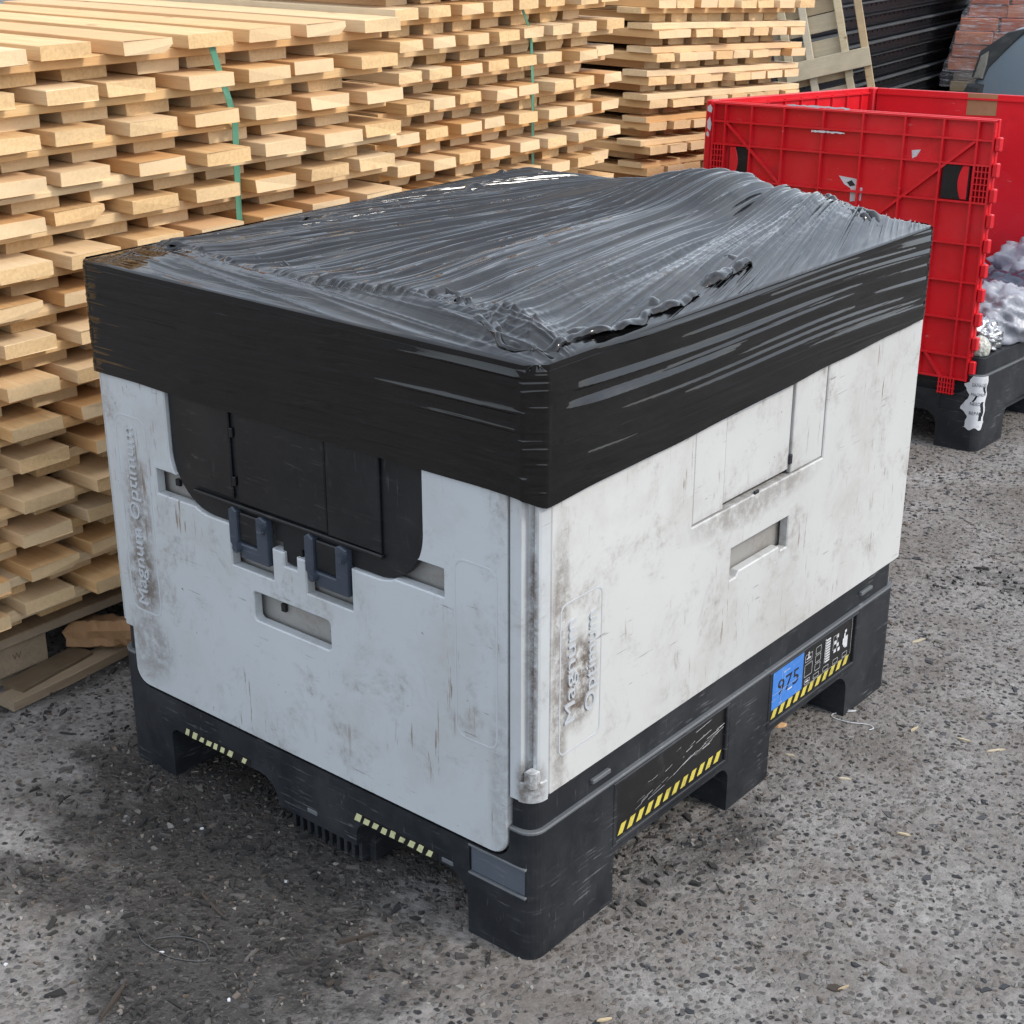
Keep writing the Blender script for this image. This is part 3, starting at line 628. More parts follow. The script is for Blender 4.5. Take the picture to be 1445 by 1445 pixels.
# side band
rows = 190; ZT = np.linspace(0, 1, rows)
zb = np.where(PN[:, 1] < -.7, .781, np.where(PN[:, 0] > .7, .767 + (PP[:, 1]) / 1.2 * .034, .785)) + .004 * (vnoise(S * 9, S * 0, 60) - .5)
for _ in range(8): zb = (np.roll(zb, 1) + zb + np.roll(zb, -1)) / 3
Zs = zb[None, :] + (.9755 - zb[None, :]) * ZT[:, None]
SS = np.broadcast_to(S, Zs.shape); isR = (PN[:, 0] > .8)[None, :] * 1.0; isC = (np.abs(PN[:, 0] * PN[:, 1]) > .15)[None, :] * 1.0
hang = sstep(0, .10, ZT)[:, None] * (1 - sstep(.95, 1, ZT))[:, None]
yl = np.clip((PP[:, 1] / 1.2), 0, 1)[None, :]
drift = np.where(isR > 0, SS * .022, -SS * .030) + .004 * np.sin(SS * 6)
gate = sstep(.30, .60, vnoise(SS * 2.2 + 5, (Zs + drift) * 16, 70))
def pleats(freq, seed, cut, along):
    """ledges of film: a sharp lower lip and a slope facing up, each running only so far"""
    p = (Zs + drift + .010 * (vnoise(SS * 1.6, Zs * 9, seed) - .5)) * freq; c = np.floor(p); f_ = p - c
    prof = np.where(f_ < .10, f_ / .10, np.clip(1 - (f_ - .10) / .42, 0, 1))
    am = vnoise(SS * along + hashv(c, c * 0, seed + 1) * 57, c * 7.31 + .5, seed + 2)
    return prof * np.clip((am - cut) / (1 - cut), 0, 1) ** .8
up = sstep(.10, .55, ZT)[:, None]
ampR = isR * (.30 + .70 * up) * sstep(0.02, .12, yl); ampL = (1 - isR) * (.045 + .24 * sstep(.55, .95, np.clip(PP[:, 0] + 1, 0, 1))[None, :])
D = hang * (ampR + ampL) * (.0105 * pleats(40, 71, .44, 1.5) + .0045 * pleats(78, 171, .52, 2.2))
D = D + hang * .0005 * (1 - isR) * ridge(vnoise(SS * 2.5, (Zs + drift) * 70, 73)) ** 2
D = D * (1 - .9 * isC) + isC * hang * .0011 * ridge(vnoise(SS * 14, Zs * 170, 74)) ** 2
D = D + .003 * (fbm(SS * 2.0, Zs * 5, 75) - .5) * hang * (1 - isC)
V = np.zeros(Zs.shape + (3,)); V[..., 0] = PP[:, 0] + PN[:, 0] * D; V[..., 1] = PP[:, 1] + PN[:, 1] * D; V[..., 2] = Zs
uv = np.stack([SS, Zs], -1)
link('film_side', to_wrap(grid_mesh('film_side', V, nS, rows, close_u=True, uv=uv)), M_FILM, wrap)
# top sheet
av = np.linspace(-.72, .445, 1000); ys = np.concatenate([np.linspace(-OFF - .001, .13, 84), np.linspace(.134, 1.2 + OFF + .001, 250)])
nx, ny = len(av), len(ys); AV, Y = np.meshgrid(av, ys); X = AV * (1.9 - Y) * 1.25 - .38      # columns follow the folds
XL, XR = -1 - OFF - .001, OFF + .001; clipped = (X <= XL) | (X >= XR); X = np.clip(X, XL, XR)
def chamfer(X, Y, sx, sy, x0, y0, c=.024):
    u = sx * (X - x0); v = sy * (Y - y0); d = np.maximum(c - (u + v), 0) / 2
    return X + sx * d, Y + sy * d
X, Y = chamfer(X, Y, -1, 1, OFF + .001, -OFF - .001); X, Y = chamfer(X, Y, 1, 1, -1 - OFF - .001, -OFF - .001)
X, Y = chamfer(X, Y, -1, -1, OFF + .001, 1.2 + OFF + .001); X, Y = chamfer(X, Y, 1, -1, -1 - OFF - .001, 1.2 + OFF + .001)
Zt = film_top(X, Y)
edge = clipped.copy(); edge[0] = edge[-1] = True; edge[:, 0] = edge[:, -1] = True
Zt[edge] = .966; ee = np.minimum(np.minimum(XR - X, X - XL), np.minimum(Y - ys[0], ys[-1] - Y)); Zt = .966 + (Zt - .966) * sstep(0, .010, ee)
Av = (X + .38) / (1.9 - Y) * 1.25
link('film_top', to_wrap(grid_mesh('film_top', np.stack([X, Y, Zt], -1), nx, ny, uv=np.where(((Y < .082 - .012 * np.sin(X * 9)) & (X > -.93))[..., None], np.stack([X, Y], -1), np.stack([Y, Av * 1.3], -1)))), M_FILM, wrap)
def ruffle(pix, width, hgt, seed, z0=.0, zref=1.0):
    """loose edge of film: two thin flaps that stand up, wave and fall over"""
    P = np.array([at(p[0], p[1], 2, zref)[:2] for p in pix]); P[:, 0] = np.clip(P[:, 0], -.97, -.03); P[:, 1] = np.clip(P[:, 1], .03, 1.17)
    L = np.concatenate([[0], np.cumsum(np.linalg.norm(np.diff(P, axis=0), axis=1))]); n = int(L[-1] / .0022) + 2; s = np.linspace(0, L[-1], n)
    C = np.stack([np.interp(s, L, P[:, 0]), np.interp(s, L, P[:, 1])], -1)
    for _ in range(25): C[1:-1] = (C[:-2] + 2 * C[1:-1] + C[2:]) / 4
    T = np.gradient(C, axis=0); T /= np.linalg.norm(T, axis=1)[:, None]; Nn = np.stack([-T[:, 1], T[:, 0]], -1)
    ends = sstep(0, .04, s) * sstep(0, .04, L[-1] - s)
    for q, sg in ((0, 1), (1, -1)):
        sd_ = seed + 31 * q; m = 14; t = np.linspace(0, 1, m)
        wav = .011 * (fbm(s * 10, s * 0, sd_) - .5) + .006 * (vnoise(s * 34, s * 0, sd_ + 1) - .5)
        w = (width * 1.5 * (.60 + .8 * vnoise(s * 13, s * 0, sd_ + 2) * vnoise(s * 37, s * 0 + 4, sd_ + 3) ** .5)) * ends + .002
        ph0 = math.radians(15) + math.radians(75) * vnoise(s * 17, s * 0, sd_ + 4) * ends + math.radians(40) * (vnoise(s * 48, s * 0, sd_ + 5) - .5)
        ph1 = -math.radians(30) - math.radians(110) * vnoise(s * 21, s * 0, sd_ + 6)
        TT = t[:, None]; PHI = ph0[None, :] * (1 - TT) + ph1[None, :] * TT ** 1.5
        d = np.concatenate([[0], np.diff(t)])[:, None]
        U = np.cumsum(np.cos(PHI) * d, 0) * w[None, :]; W_ = np.cumsum(np.sin(PHI) * d, 0) * w[None, :]
        cre = .0022 * (ridge(vnoise(s[None, :] * 70 + TT * 4, TT * 3 + s[None, :] * 8, sd_ + 7)) - .5) * TT * (1 - .3 * TT)
        off = (wav[None, :] + sg * U + cre)
        X = C[:, 0] + Nn[:, 0] * off; Y = C[:, 1] + Nn[:, 1] * off
        hz = film_top(np.clip(X, -1.0, 0.0), np.clip(Y, 0.0, 1.2), False)
        Z = np.maximum(hz + .0012 * TT, hz[0][None, :] - .001 + np.maximum(W_, -.004) + cre) + z0
        Z[0] = hz[0] - .002
        link('film_ruffle', to_wrap(grid_mesh('film_ruffle', np.stack([X, Y, Z], -1), n, m, smooth=True, uv=np.stack([np.broadcast_to(s, X.shape), TT * w[None, :]], -1))), M_FILM, wrap)
ruffle([(205, 352), (260, 350), (330, 354), (390, 366), (470, 386), (560, 404), (640, 424), (682, 448)], .012, .012, 101)
ruffle([(225, 348), (245, 344), (275, 352)], .022, .020, 111)
ruffle([(668, 440), (692, 455), (702, 475), (740, 492), (765, 500)], .014, .016, 121)
ruffle([(720, 492), (790, 486), (850, 462), (900, 440), (960, 405), (1010, 380), (1060, 362)], .019, .013, 131)
ruffle([(690, 247), (720, 242), (760, 243), (800, 248), (850, 246)], .018, .022, 141)
ruffle([(430, 318), (500, 303), (580, 285), (640, 274), (740, 258)], .020, .007, 151)
ruffle([(1090, 270), (1140, 288), (1190, 300), (1250, 310)], .026, .016, 161)
ruffle([(300, 333), (400, 310), (520, 283), (640, 257), (700, 243)], .012, .012, 171)
ruffle([(1100, 320), (1125, 318), (1150, 322)], .018, .012, 181)

# ------------------------------------------------------------------ stacks of new pine pallets
ORD = ['topmost', 'second from top', 'third from top', 'fourth from top', 'fifth from top', 'sixth from top', 'seventh from top', 'eighth from top', 'ninth from top', 'tenth from top', 'eleventh from top', 'twelfth from top', 'thirteenth from top', 'fourteenth from top', 'fifteenth from top', 'sixteenth from top', 'seventeenth from top', 'eighteenth from top', 'nineteenth from top']
def board_me(name, L, W, T, seed, axis=0):
    """long board, one end at 0 running to -L; waney edge and rough sawn ends"""
    r = random.Random(seed); bm = bmesh.new(); nseg = 4
    ww = r.random() < .09; we = r.uniform(.06, .18) * W if ww else 0
    rings = []
    for k in range(nseg + 1):
        x = -L * k / nseg; dy = r.uniform(-.0015, .0015); dz = r.uniform(-.0008, .0008); c = .0013
        wv = we * r.uniform(.4, 1.2) if ww else c; wz = T * (.55 if ww else 0) + (c if not ww else 0)
        pr = [(-W / 2 + c, 0), (W / 2 - c, 0), (W / 2, c), (W / 2, T - wz), (W / 2 - wv, T), (-W / 2 + c, T), (-W / 2, T - c), (-W / 2, c)]
        if ww and seed % 2: pr = [(p[0], T - p[1]) for p in pr][::-1]
        ex = r.uniform(-.004, .004) if k in (0, nseg) else 0
        rings.append([bm.verts.new((x + ex + (p[0] * r.uniform(-.04, .04) if k in (0, nseg) else 0), p[0] + dy, p[1] + dz)) for p in pr])
    for a, b in zip(rings[:-1], rings[1:]):
        for k in range(8): bm.faces.new((a[k], a[(k + 1) % 8], b[(k + 1) % 8], b[k]))
    bm.faces.new(rings[0][::-1]); bm.faces.new(rings[-1])
    bmesh.ops.recalc_face_normals(bm, faces=bm.faces)
    if axis == 1: bm.transform(Matrix.Rotation(-math.pi / 2, 4, 'Z'))      # runs to +y
    me = bpy.data.meshes.new(name); bm.to_mesh(me); bm.free(); me.materials.append(W_PINE if axis == 0 else W_PINE_Y); return me
def stack(desc, group, X, y0, zt, per, n, pitch, nb, bw, ends, yaw=0, pitch_rot=0, lean=0, flip_from=99, zbase=0, depth=1.16, seed=1, name='pine_pallet'):
    """X: stringer front plane, y0: right edge of the first deck board, zt: top of the stack"""
    r = random.Random(seed); tb, ts = per * .36, per * .26; tbo = per - tb - ts - .0006
    decks = [board_me('deck_board', depth, bw, tb, seed * 50 + k) for k in range(9)]
    bots = [board_me('bottom_board', depth - .1, bw * .92, tbo, seed * 60 + k) for k in range(6)]
    Ly = pitch * (nb - 1) + bw + .03
    strs = [board_me('stringer', Ly, .10, ts, seed * 70 + k, 1) for k in range(4)]
    Rm = Matrix.Rotation(yaw, 4, 'Z') @ Matrix.Rotation(pitch_rot, 4, 'X'); O = Vector((X, y0, zt))
    for k in range(n):
        zz = -per * (k + 1)
        p = empty(name, label=f'{desc}, {ORD[k]} in stack', cat='pallet', group=group)
        jx, jy, jr = r.uniform(-.012, .012), r.uniform(-.014, .014), r.uniform(-.004, .004)
        p.matrix_world = Matrix.Translation(O) @ Rm @ Matrix.Translation((jx + lean * zz, jy, zz)) @ Matrix.Rotation(jr, 4, 'Z')
        if k >= flip_from: zs_, zd, zbb = per - ts, per - ts - tb - .0003, .0002
        else: zd, zs_, zbb = per - tb, tbo + .0003, .0
        for q in range(nb):
            o = link('deck_board', decks[r.randrange(len(decks))], None, p)
            o.location = (ends + r.gauss(0, .011), q * pitch - bw / 2 + r.gauss(0, .005), zd); o.rotation_euler = (0, 0, r.gauss(0, .006))
            if q < nb - 1:
                o = link('bottom_board', bots[r.randrange(len(bots))], None, p)
                o.location = (-.034 + r.gauss(0, .008), (q + .5) * pitch - bw / 2 + r.gauss(0, .006), zbb); o.rotation_euler = (0, 0, r.gauss(0, .004))
        for xo in (-.05, -depth / 2, -depth + .12):
            o = link('stringer', strs[r.randrange(len(strs))], None, p); o.location = (xo + r.gauss(0, .004) + (ends * .75 if k >= flip_from and xo == -.05 else 0), -bw - .015 + r.gauss(0, .006), zs_)
    return O
G1, G2, G3 = 'new pine pallets of the long stack by the grey box', 'new pine pallets of the middle stack', 'new pine pallets of the stack by the red bin'
N1 = 15
stack('pine pallet with wide boards beside the grey box', G1, -1.40, .343 - .166 * 3 - .01, 1.288, .0782, N1, .166, 9, .118, .048, seed=1)
stack('pine pallet with narrow boards behind the grey box', G2, -1.50, 1.462 - .122, 1.195 + .0735 * 3 + .0265, .0735, 19, .1215, 8, .083, .055, seed=2)
zt3 = 1.10 + .075 + .027 + .022
stack('pine pallet of the unstrapped stack by the red bin', G3, -1.79, 2.935, zt3, .0752, 16, .1222, 8, .102, .05, yaw=math.radians(-.6), pitch_rot=math.radians(-2.9), lean=.05, flip_from=1, seed=3)
# bearers under the first stack: old pallet of blocks and boards
old = empty('old_pallet', (-1.40, 0, 0), label='old block pallet on the ground carrying the long pine stack', cat='pallet')
ZB = 1.288 - N1 * .0782
for (y0, y1) in ((-.34, -.19), (-.05, .105), (.52, .67), (1.02, 1.17)):
    for x in (-.02, -.55, -1.05):
        box('block', x - .12, x, y0, y1, .0225, ZB - .0225, W_OLD, old, .003)
for x in (-.01, -.54, -1.04):
    b = box('runner', x - .14, x, -.34, 1.18, ZB - .022, ZB - .0005, W_OLD, old, .002)
for y in (-.33, -.05, .53, 1.03): box('bottom_board', -1.18, -.03, y, y + .13, .001, .022, W_OLD, old, .002)
link('stencil', text_me('stencil', 'W', Matrix(((0, 0, 1, -.0195), (1, 0, 0, .018), (0, 1, 0, .055), (0, 0, 0, 1))), .022, .015, .0002), W_DARK, old)
for (nm, x0, y0, zt, nn, g) in (('bearer', -1.50, 1.30, 1.442 - 19 * .0735, 3, 'behind the grey box'),):
    for k in range(nn):
        tag(box('timber_bearer', x0 - .14 - k * .45, x0 - .04 - k * .45, y0, y0 + .95, 0.0, zt, W_OLD, None, .003), 'squared timber bearer under the narrow-board pallet stack', 'timber', 'bearers under the middle stack')
# green straps
def strap(pts, w, label):
    """pts (x, y, z) polyline, ribbon lying in y"""
    V = []; F = []
    for i, p in enumerate(pts):
        for (dx, dy) in ((0, -w / 2), (0, w / 2), (-.0012, w / 2), (-.0012, -w / 2)): V.append((p[0] + dx, p[1] + dy, p[2]))
    for i in range(len(pts) - 1):
        for k in range(4): F.append((i * 4 + k, i * 4 + (k + 1) % 4, i * 4 + 4 + (k + 1) % 4, i * 4 + 4 + k))
    F += [(0, 3, 2, 1), tuple(len(V) - 4 + k for k in range(4))]
    tag(link('green_strap', soup('green_strap', V, F), M_STRAP), label, 'strap')
def strap_pts(pix, X, zt, zb, back):
    p = [at(a, b, 0, X + c) for a, b, c in pix]
    out = [(X - back, p[0][1] - .01, zt + .002), (X - .3, p[0][1] - .005, zt + .002)] + [tuple(q) for q in p]
    out.append((out[-1][0], out[-1][1], zb)); return out
strap(strap_pts([(299, 66, .035), (311, 104, .03), (323, 140, .028), (332, 172, .02), (334, 230, .012), (337, 292, .01)], -1.40, 1.286, .14, .9), .0165, 'pale green plastic strap hanging down the long wide-board pallet stack')
strap(strap_pts([(737, 12, .045), (746, 36, .02), (750, 60, .012), (752, 120, .01), (752, 235, .01)], -1.50, 1.442, .06, .9), .011, 'pale green plastic strap down the narrow-board pallet stack')
# odds and ends by the stack foot
def plank(pa, pb, w, t, mat, name, label, z=0.0, rz=0.0):
    a = at(*pa, 2, z); b = at(*pb, 2, z); d = b - a; L = np.linalg.norm(d[:2]); ang = math.atan2(d[1], d[0])
    me = board_me(name, L, w, t, len(label) * 7 + 1); me.materials.clear(); me.materials.append(mat)
    o = link(name, me); o.location = (b[0], b[1], z); o.rotation_euler = (0, 0, ang); tag(o, label, 'plank'); return o
plank((8, 1000), (172, 920), .055, .022, W_OLD, 'loose_plank', 'loose grey-topped plank lying on the ground before the old pallet')
plank((22, 985), (118, 932), .06, .03, W_DARK, 'loose_plank', 'dark weathered plank lying between the block and the loose plank', .0)
cbm = bmesh.new(); N = 14
for i in range(N + 1):
    for k in range(10):
        th = 2 * math.pi * k / 10; rr_ = .036 * (1 + .22 * math.sin(3 * th + 1)) * (.9 + .25 * hashv(np.array(i), np.array(k), 3)); x = i / N * .20
        cbm.verts.new((x + (.025 * (hashv(np.array(k), np.array(i), 9) - .5) if i in (0, N) else 0), rr_ * 1.25 * math.cos(th), max(.001, .032 + rr_ * .85 * math.sin(th))))
cbm.verts.ensure_lookup_table()
for i in range(N):
    for k in range(10): cbm.faces.new([cbm.verts[i * 10 + k], cbm.verts[i * 10 + (k + 1) % 10], cbm.verts[i * 10 + 10 + (k + 1) % 10], cbm.verts[i * 10 + 10 + k]])
cme = bpy.data.meshes.new('cardboard'); cbm.to_mesh(cme); cbm.free()
card = link('crushed_cardboard', cme, M_CARD); sm_ = card.modifiers.new('s', 'SOLIDIFY'); sm_.thickness = .003
cp = at(92, 925, 2, .022); card.location = (cp[0] - .03, cp[1] + .04, .0225); card.rotation_euler = (0, 0, math.radians(42)); tag(card, 'crushed brown cardboard tube tucked under the long pine stack', 'cardboard')

# ------------------------------------------------------------------ red bin
bin2 = empty('red_bin', BIN['loc'], (BIN['pitch'], BIN['roll'], BIN['yaw']), 'red plastic bin on black base holding rubbish bags', 'pallet box', mode='YXZ')
build_base(bin2)
def rb(name, *a, mat=M_RED, bev=.002, parent=bin2): return box(name, *a, mat, parent, bev)
pan = rb('front_wall', -.972, -.046, .010, .022, .208, .972)
for bx_ in ([(u - .003, u + .003, -.008, .0105, .212, .968) for u in (-.966, -.923, -.83, -.718, -.585, -.455, -.322, -.203, -.100, -.053)] +
     [(-.968, -.050, -.0075, .0105, z - .0028, z + .0028) for z in (.966, .912, .842, .735, .615, .505, .395, .285, .216)]): link('front_wall_rib', boxes_me('front_wall_rib', [bx_]), M_RED, pan)
def bar(u0, z0, u1, z1, w=.004):
    d = Vector((u1 - u0, 0, z1 - z0)); n = Vector((-d.z, 0, d.x)).normalized() * w; P = [Vector((u0, 0, z0)) + n, Vector((u0, 0, z0)) - n, Vector((u1, 0, z1)) - n, Vector((u1, 0, z1)) + n]
    return soup('b', [(p.x, y, p.z) for y in (-.006, .0105) for p in P], [(0, 1, 2, 3), (4, 7, 6, 5)] + [(k, k + 4, (k + 1) % 4 + 4, (k + 1) % 4) for k in range(4)])
for (a, b, c, d) in ((-.918, .908, -.585, .618), (-.106, .908, -.45, .618), (-.19, .285, -.13, .212), (-.918, .285, -.83, .212)): link('diagonal_rib', bar(a, b, c, d), M_RED, pan)
for (a0, a1) in ((-.966, -.923), (-.100, -.053)):
    stuff_link('grip_grid', boxes_me('grip_grid', [(a0 + (a1 - a0) * k / 4 - .0015, a0 + (a1 - a0) * k / 4 + .0015, -.007, .0105, .735, .842) for k in range(1, 4)] + [(a0, a1, -.0065, .0105, .735 + .0178 * k - .0015, .735 + .0178 * k + .0015) for k in range(1, 6)]), M_RED, pan)
for (a0, a1, s) in ((-.905, -.836, 1), (-.195, -.112, -1)):
    rb('handle_recess', a0, a1, -.001, .0105, .740, .838, mat=M_DOOR, parent=pan, bev=.001)
    cx = a0 + .004 if s > 0 else a1 - .004
    plate('handle_guard', [[(cx, .742), (cx, .837), (cx + s * .018, .837)] + [(cx + s * (.018 + .012 * math.sin(math.pi * k / 8)), .837 - .095 * k / 8) for k in range(1, 8)] + [(cx + s * .018, .742)]][:1], .004, .0008, LEFT(-.004), M_RED, pan)
for z in np.arange(.235, .95, .072): rb('hinge_lug', -.048, -.030, -.006, .014, z, z + .040, parent=pan, bev=.003)
stuff_link('hinge_comb', boxes_me('hinge_comb', [(-.136 + .009 * k, -.132 + .009 * k, -.009, -.002, .166, .214) for k in range(6)] + [(-.138, -.085, -.0085, -.0025, z, z + .003) for z in (.168, .184, .198)]), M_RED, pan)
rb('corner_post', -1.0, -.974, .0, .045, .288, .975, bev=.005)
rb('corner_post', -1.0, -.955, 1.155, 1.198, .288, .975, bev=.005)
rb('side_wall', -.998, -.976, .047, 1.153, .288, .974)
rb('back_wall', -.953, -.03, 1.172, 1.196, .288, .974)
for bx_ in ([(-.9765, -.968, y - .003, y + .003, .3, .96) for y in np.arange(.12, 1.1, .12)] + [(-.9765, -.9685, .05, 1.15, z - .003, z + .003) for z in (.955, .80, .6, .4)] + [(-.95, -.035, 1.164, 1.1725, z - .003, z + .003) for z in (.955,)]): link('wall_rib', boxes_me('wall_rib', [bx_]), M_RED, bin2)
for (u, z, w, h, a) in ((-.985, .945, .010, .016, 0), (-.984, .895, .009, .028, 0), (-.988, .868, .006, .010, 0)):
    plate('paint_chip', [[(u - w * random.uniform(.6, 1), z - h * random.uniform(.2, .7)), (u + w * random.uniform(.3, .9), z - h * random.uniform(.6, 1)), (u + w, z + h * random.uniform(0, .4)), (u + w * .2, z + h), (u - w * .8, z + h * .5)]], .0012, 0, LEFT(-.0006), M_PAPER, bin2)
for (u0, u1, z) in ((-.71, -.50, .9745), (-.62, -.51, .903)):
    V = []; F = []; n = 18; rr = random.Random(int(z * 999))
    for k in range(n + 1):
        u = u0 + (u1 - u0) * k / n; V += [(u, -.0095, z - .004 * rr.random()), (u, -.0095, z + .0015 + .003 * rr.random())]
    for k in range(n): F.append((2 * k, 2 * k + 2, 2 * k + 3, 2 * k + 1))
    link('scuff', soup('scuff', V, F), M_PAPER, pan)
plate('torn_sticker', [[(-.525, .776), (-.458, .770), (-.462, .748), (-.445, .746), (-.447, .708), (-.482, .702), (-.484, .742), (-.505, .752)]], .0012, 0, LEFT(.0085), M_PAPER, pan)
plate('sticker_mark', [[(-.497, .758), (-.482, .766), (-.468, .752), (-.485, .747)]], .0004, 0, LEFT(.0078), M_INK, pan)
plate('torn_sticker', [[(-.30, .868), (-.272, .872), (-.283, .852), (-.296, .845)]], .0012, 0, LEFT(.0085), M_PAPER, pan)
plate('cardboard_patch', [[(-.60, .974), (-.49, .974), (-.49, .90), (-.60, .897)]], .002, 0, LEFT(1.1705), M_CARD, bin2)
RC = .028
def bend(sv, z, off):                       # sv: metres along the skirt, 0 at the middle of the rounded corner
    h = RC * math.pi / 4
    if sv < -h: return (-RC + (sv + h), -off, z)
    if sv > h: return (off, RC + (sv - h), z)
    t_ = (sv + h) / RC; return (-RC + (RC + off) * math.sin(t_), RC - (RC + off) * math.cos(t_), z)
nzs, nss = 26, 22; V = []; F = []
for j in range(nzs):
    z = .070 + .162 * j / (nzs - 1)
    lft = -.046 + .010 * math.sin(j * .5) + .006 * random.random() + (.018 if j > 21 else 0) + (.008 if 4 < j < 9 else 0); rgt = .026 + .004 * math.sin(j * .9) + .003 * random.random() - (.010 if j < 3 else 0)
    for i in range(nss): V.append(bend(lft + (rgt - lft) * i / (nss - 1), z + (.004 * math.sin(i * .6) if j == 0 else 0), .0012))
hole = lambda i, j: (13 <= i <= 16 and 4 <= j <= 7) or (15 <= i <= 17 and 6 <= j <= 12) or (16 <= i <= 18 and 17 <= j <= 19) or (6 <= i <= 7 and 13 <= j <= 15)
for j in range(nzs - 1):
    for i in range(nss - 1):
        if not hole(i, j): F.append((j * nss + i, j * nss + i + 1, (j + 1) * nss + i + 1, (j + 1) * nss + i))
stk = link('torn_sticker', soup('torn_sticker', V, F), M_PAPER, bin2)
for s_, z, l in (('DAMAGED', .200, .046), ('MAGNUM', .171, .046), ('NEEDS', .143, .036), ('REPAIR', .114, .04)):
    me = text_me('sticker_text', s_, Matrix.Identity(4), l, .010, 0)
    for v_ in me.vertices: v_.co = bend(-.026 + v_.co.x, z + v_.co.y, .0017)
    link('sticker_text', me, M_INK, stk)
# rubbish in the bin
def bag(name, loc, size, seed, mat, label, cat, crump=.36, fr=4.5):
    bm = bmesh.new(); bmesh.ops.create_icosphere(bm, subdivisions=5, radius=1)
    co = np.array([v.co for v in bm.verts]); th = np.arctan2(co[:, 1], co[:, 0]); ph = co[:, 2]
    n = ridge(vnoise(th * fr / 2 + 9, ph * fr, seed)) * .6 + ridge(vnoise(co[:, 0] * fr * .8 + 20, co[:, 1] * fr * .8 + ph * 3 + 20, seed + 1)) * .55 + ridge(vnoise(co[:, 0] * fr * 1.7 + 20, co[:, 1] * fr * 1.7 + ph * 6 + 20, seed + 2)) * .2
    co = co * (1 - crump + crump * n * 1.3)[:, None]; co[:, 2] = np.maximum(co[:, 2], -.55)
    co = co * np.array(size)
    co[:, 2] -= co[:, 2].min()
    for v, c in zip(bm.verts, co): v.co = c
    me = bpy.data.meshes.new(name); bm.to_mesh(me); bm.free(); me.polygons.foreach_set('use_smooth', np.full(len(me.polygons), True))
    me.materials.append(mat); o = link(name, me)
    o.matrix_world = Matrix.Translation(Vector(BIN['loc']) + RB @ Vector(loc)) @ RB.to_4x4(); tag(o, label, cat); return o
def mat_bag(name, c, tr=.0, rough=.25, metal=0.):
    t = NT(name); v = t.coord('Object'); col = t.mix(t.ramp(t.noise(v, 14., 5), .35, .7), c, tuple(q * .65 for q in c)); t.bump(t.noise(v, 60., 5, .7), .5, .004)
    return t.set(Base_Color=col, Roughness=rough, Transmission_Weight=tr, Metallic=metal)
M_CLEAR = mat_bag('clear_bag', (.66, .69, .78), .4); M_NAVY = mat_bag('navy_bag', (.03, .04, .075)); M_FOIL = mat_bag('foil', (.72, .73, .75), 0, .22, .85); M_WBAG = mat_bag('white_bag', (.7, .7, .62), .1); M_LILAC = mat_bag('lilac_bag', (.30, .32, .55), .1)
bag('rubbish_bag', (-.12, .62, .288), (.20, .26, .10), 1, M_NAVY, 'dark navy plastic bag heaped in the red bin', 'bag')
bag('rubbish_bag', (-.10, .34, .288), (.12, .14, .10), 2, M_CLEAR, 'cloudy clear plastic bag behind the ribbed red wall', 'bag')
bag('rubbish_bag', (-.17, 1.00, .288), (.20, .15, .14), 3, M_CLEAR, 'crumpled clear plastic bag against the red back wall', 'bag', .35)
bag('foil_wrapper', (-.085, .14, .288), (.06, .08, .055), 4, M_FOIL, 'crumpled silver foil wrapper on the bin edge', 'wrapper', .45, 8.)
bag('rubbish_bag', (-.60, .60, .288), (.26, .42, .16), 5, M_LILAC, 'flattened lilac plastic sheeting on the bin floor', 'bag')
bag('paper_cup', (-.04, .045, .288), (.030, .030, .036), 6, M_WBAG, 'squashed cream paper scrap at the bin corner', 'paper', .12)

# ------------------------------------------------------------------ things in the back
GB = float(ground_z(-2, 6))
# leaning weathered pallet
lean = empty('leaning_pallet', label='weathered wooden pallet propped upright against the black trays', cat='pallet')
LP = at(1248, 150, 1, 5.2); TLT = math.radians(14)
hgt_ = (LP[2] - GB) / math.cos(TLT)
lean.matrix_world = Matrix.Translation((LP[0] + .80 * math.tan(TLT) * .95, 5.2 - .02, GB)) @ Matrix.Rotation(math.radians(26), 4, 'Z') @ Matrix.Rotation(math.radians(-7), 4, 'X') @ Matrix.Rotation(-TLT, 4, 'Y')
for (x0, x1) in ((-.385, -.345), (-.285, -.25), (-.125, -.09), (-.035, .0)): box('rail', x0, x1, -.04, .0, .1 if x1 < -.2 else 0, 1.75, W_GREY, lean, .003)
z = .12
while z < 1.68:
    h_ = random.uniform(.075, .10); box('deck_board', -.43, -.088, .001, .016, z, z + h_, W_GREY, lean, .002); z += h_ + random.choice((.004, .03, .034))
for z in (.20, .97, 1.34): box('cross_board', -.386, .001, -.058, -.041, z, z + .085, W_GREY, lean, .002)
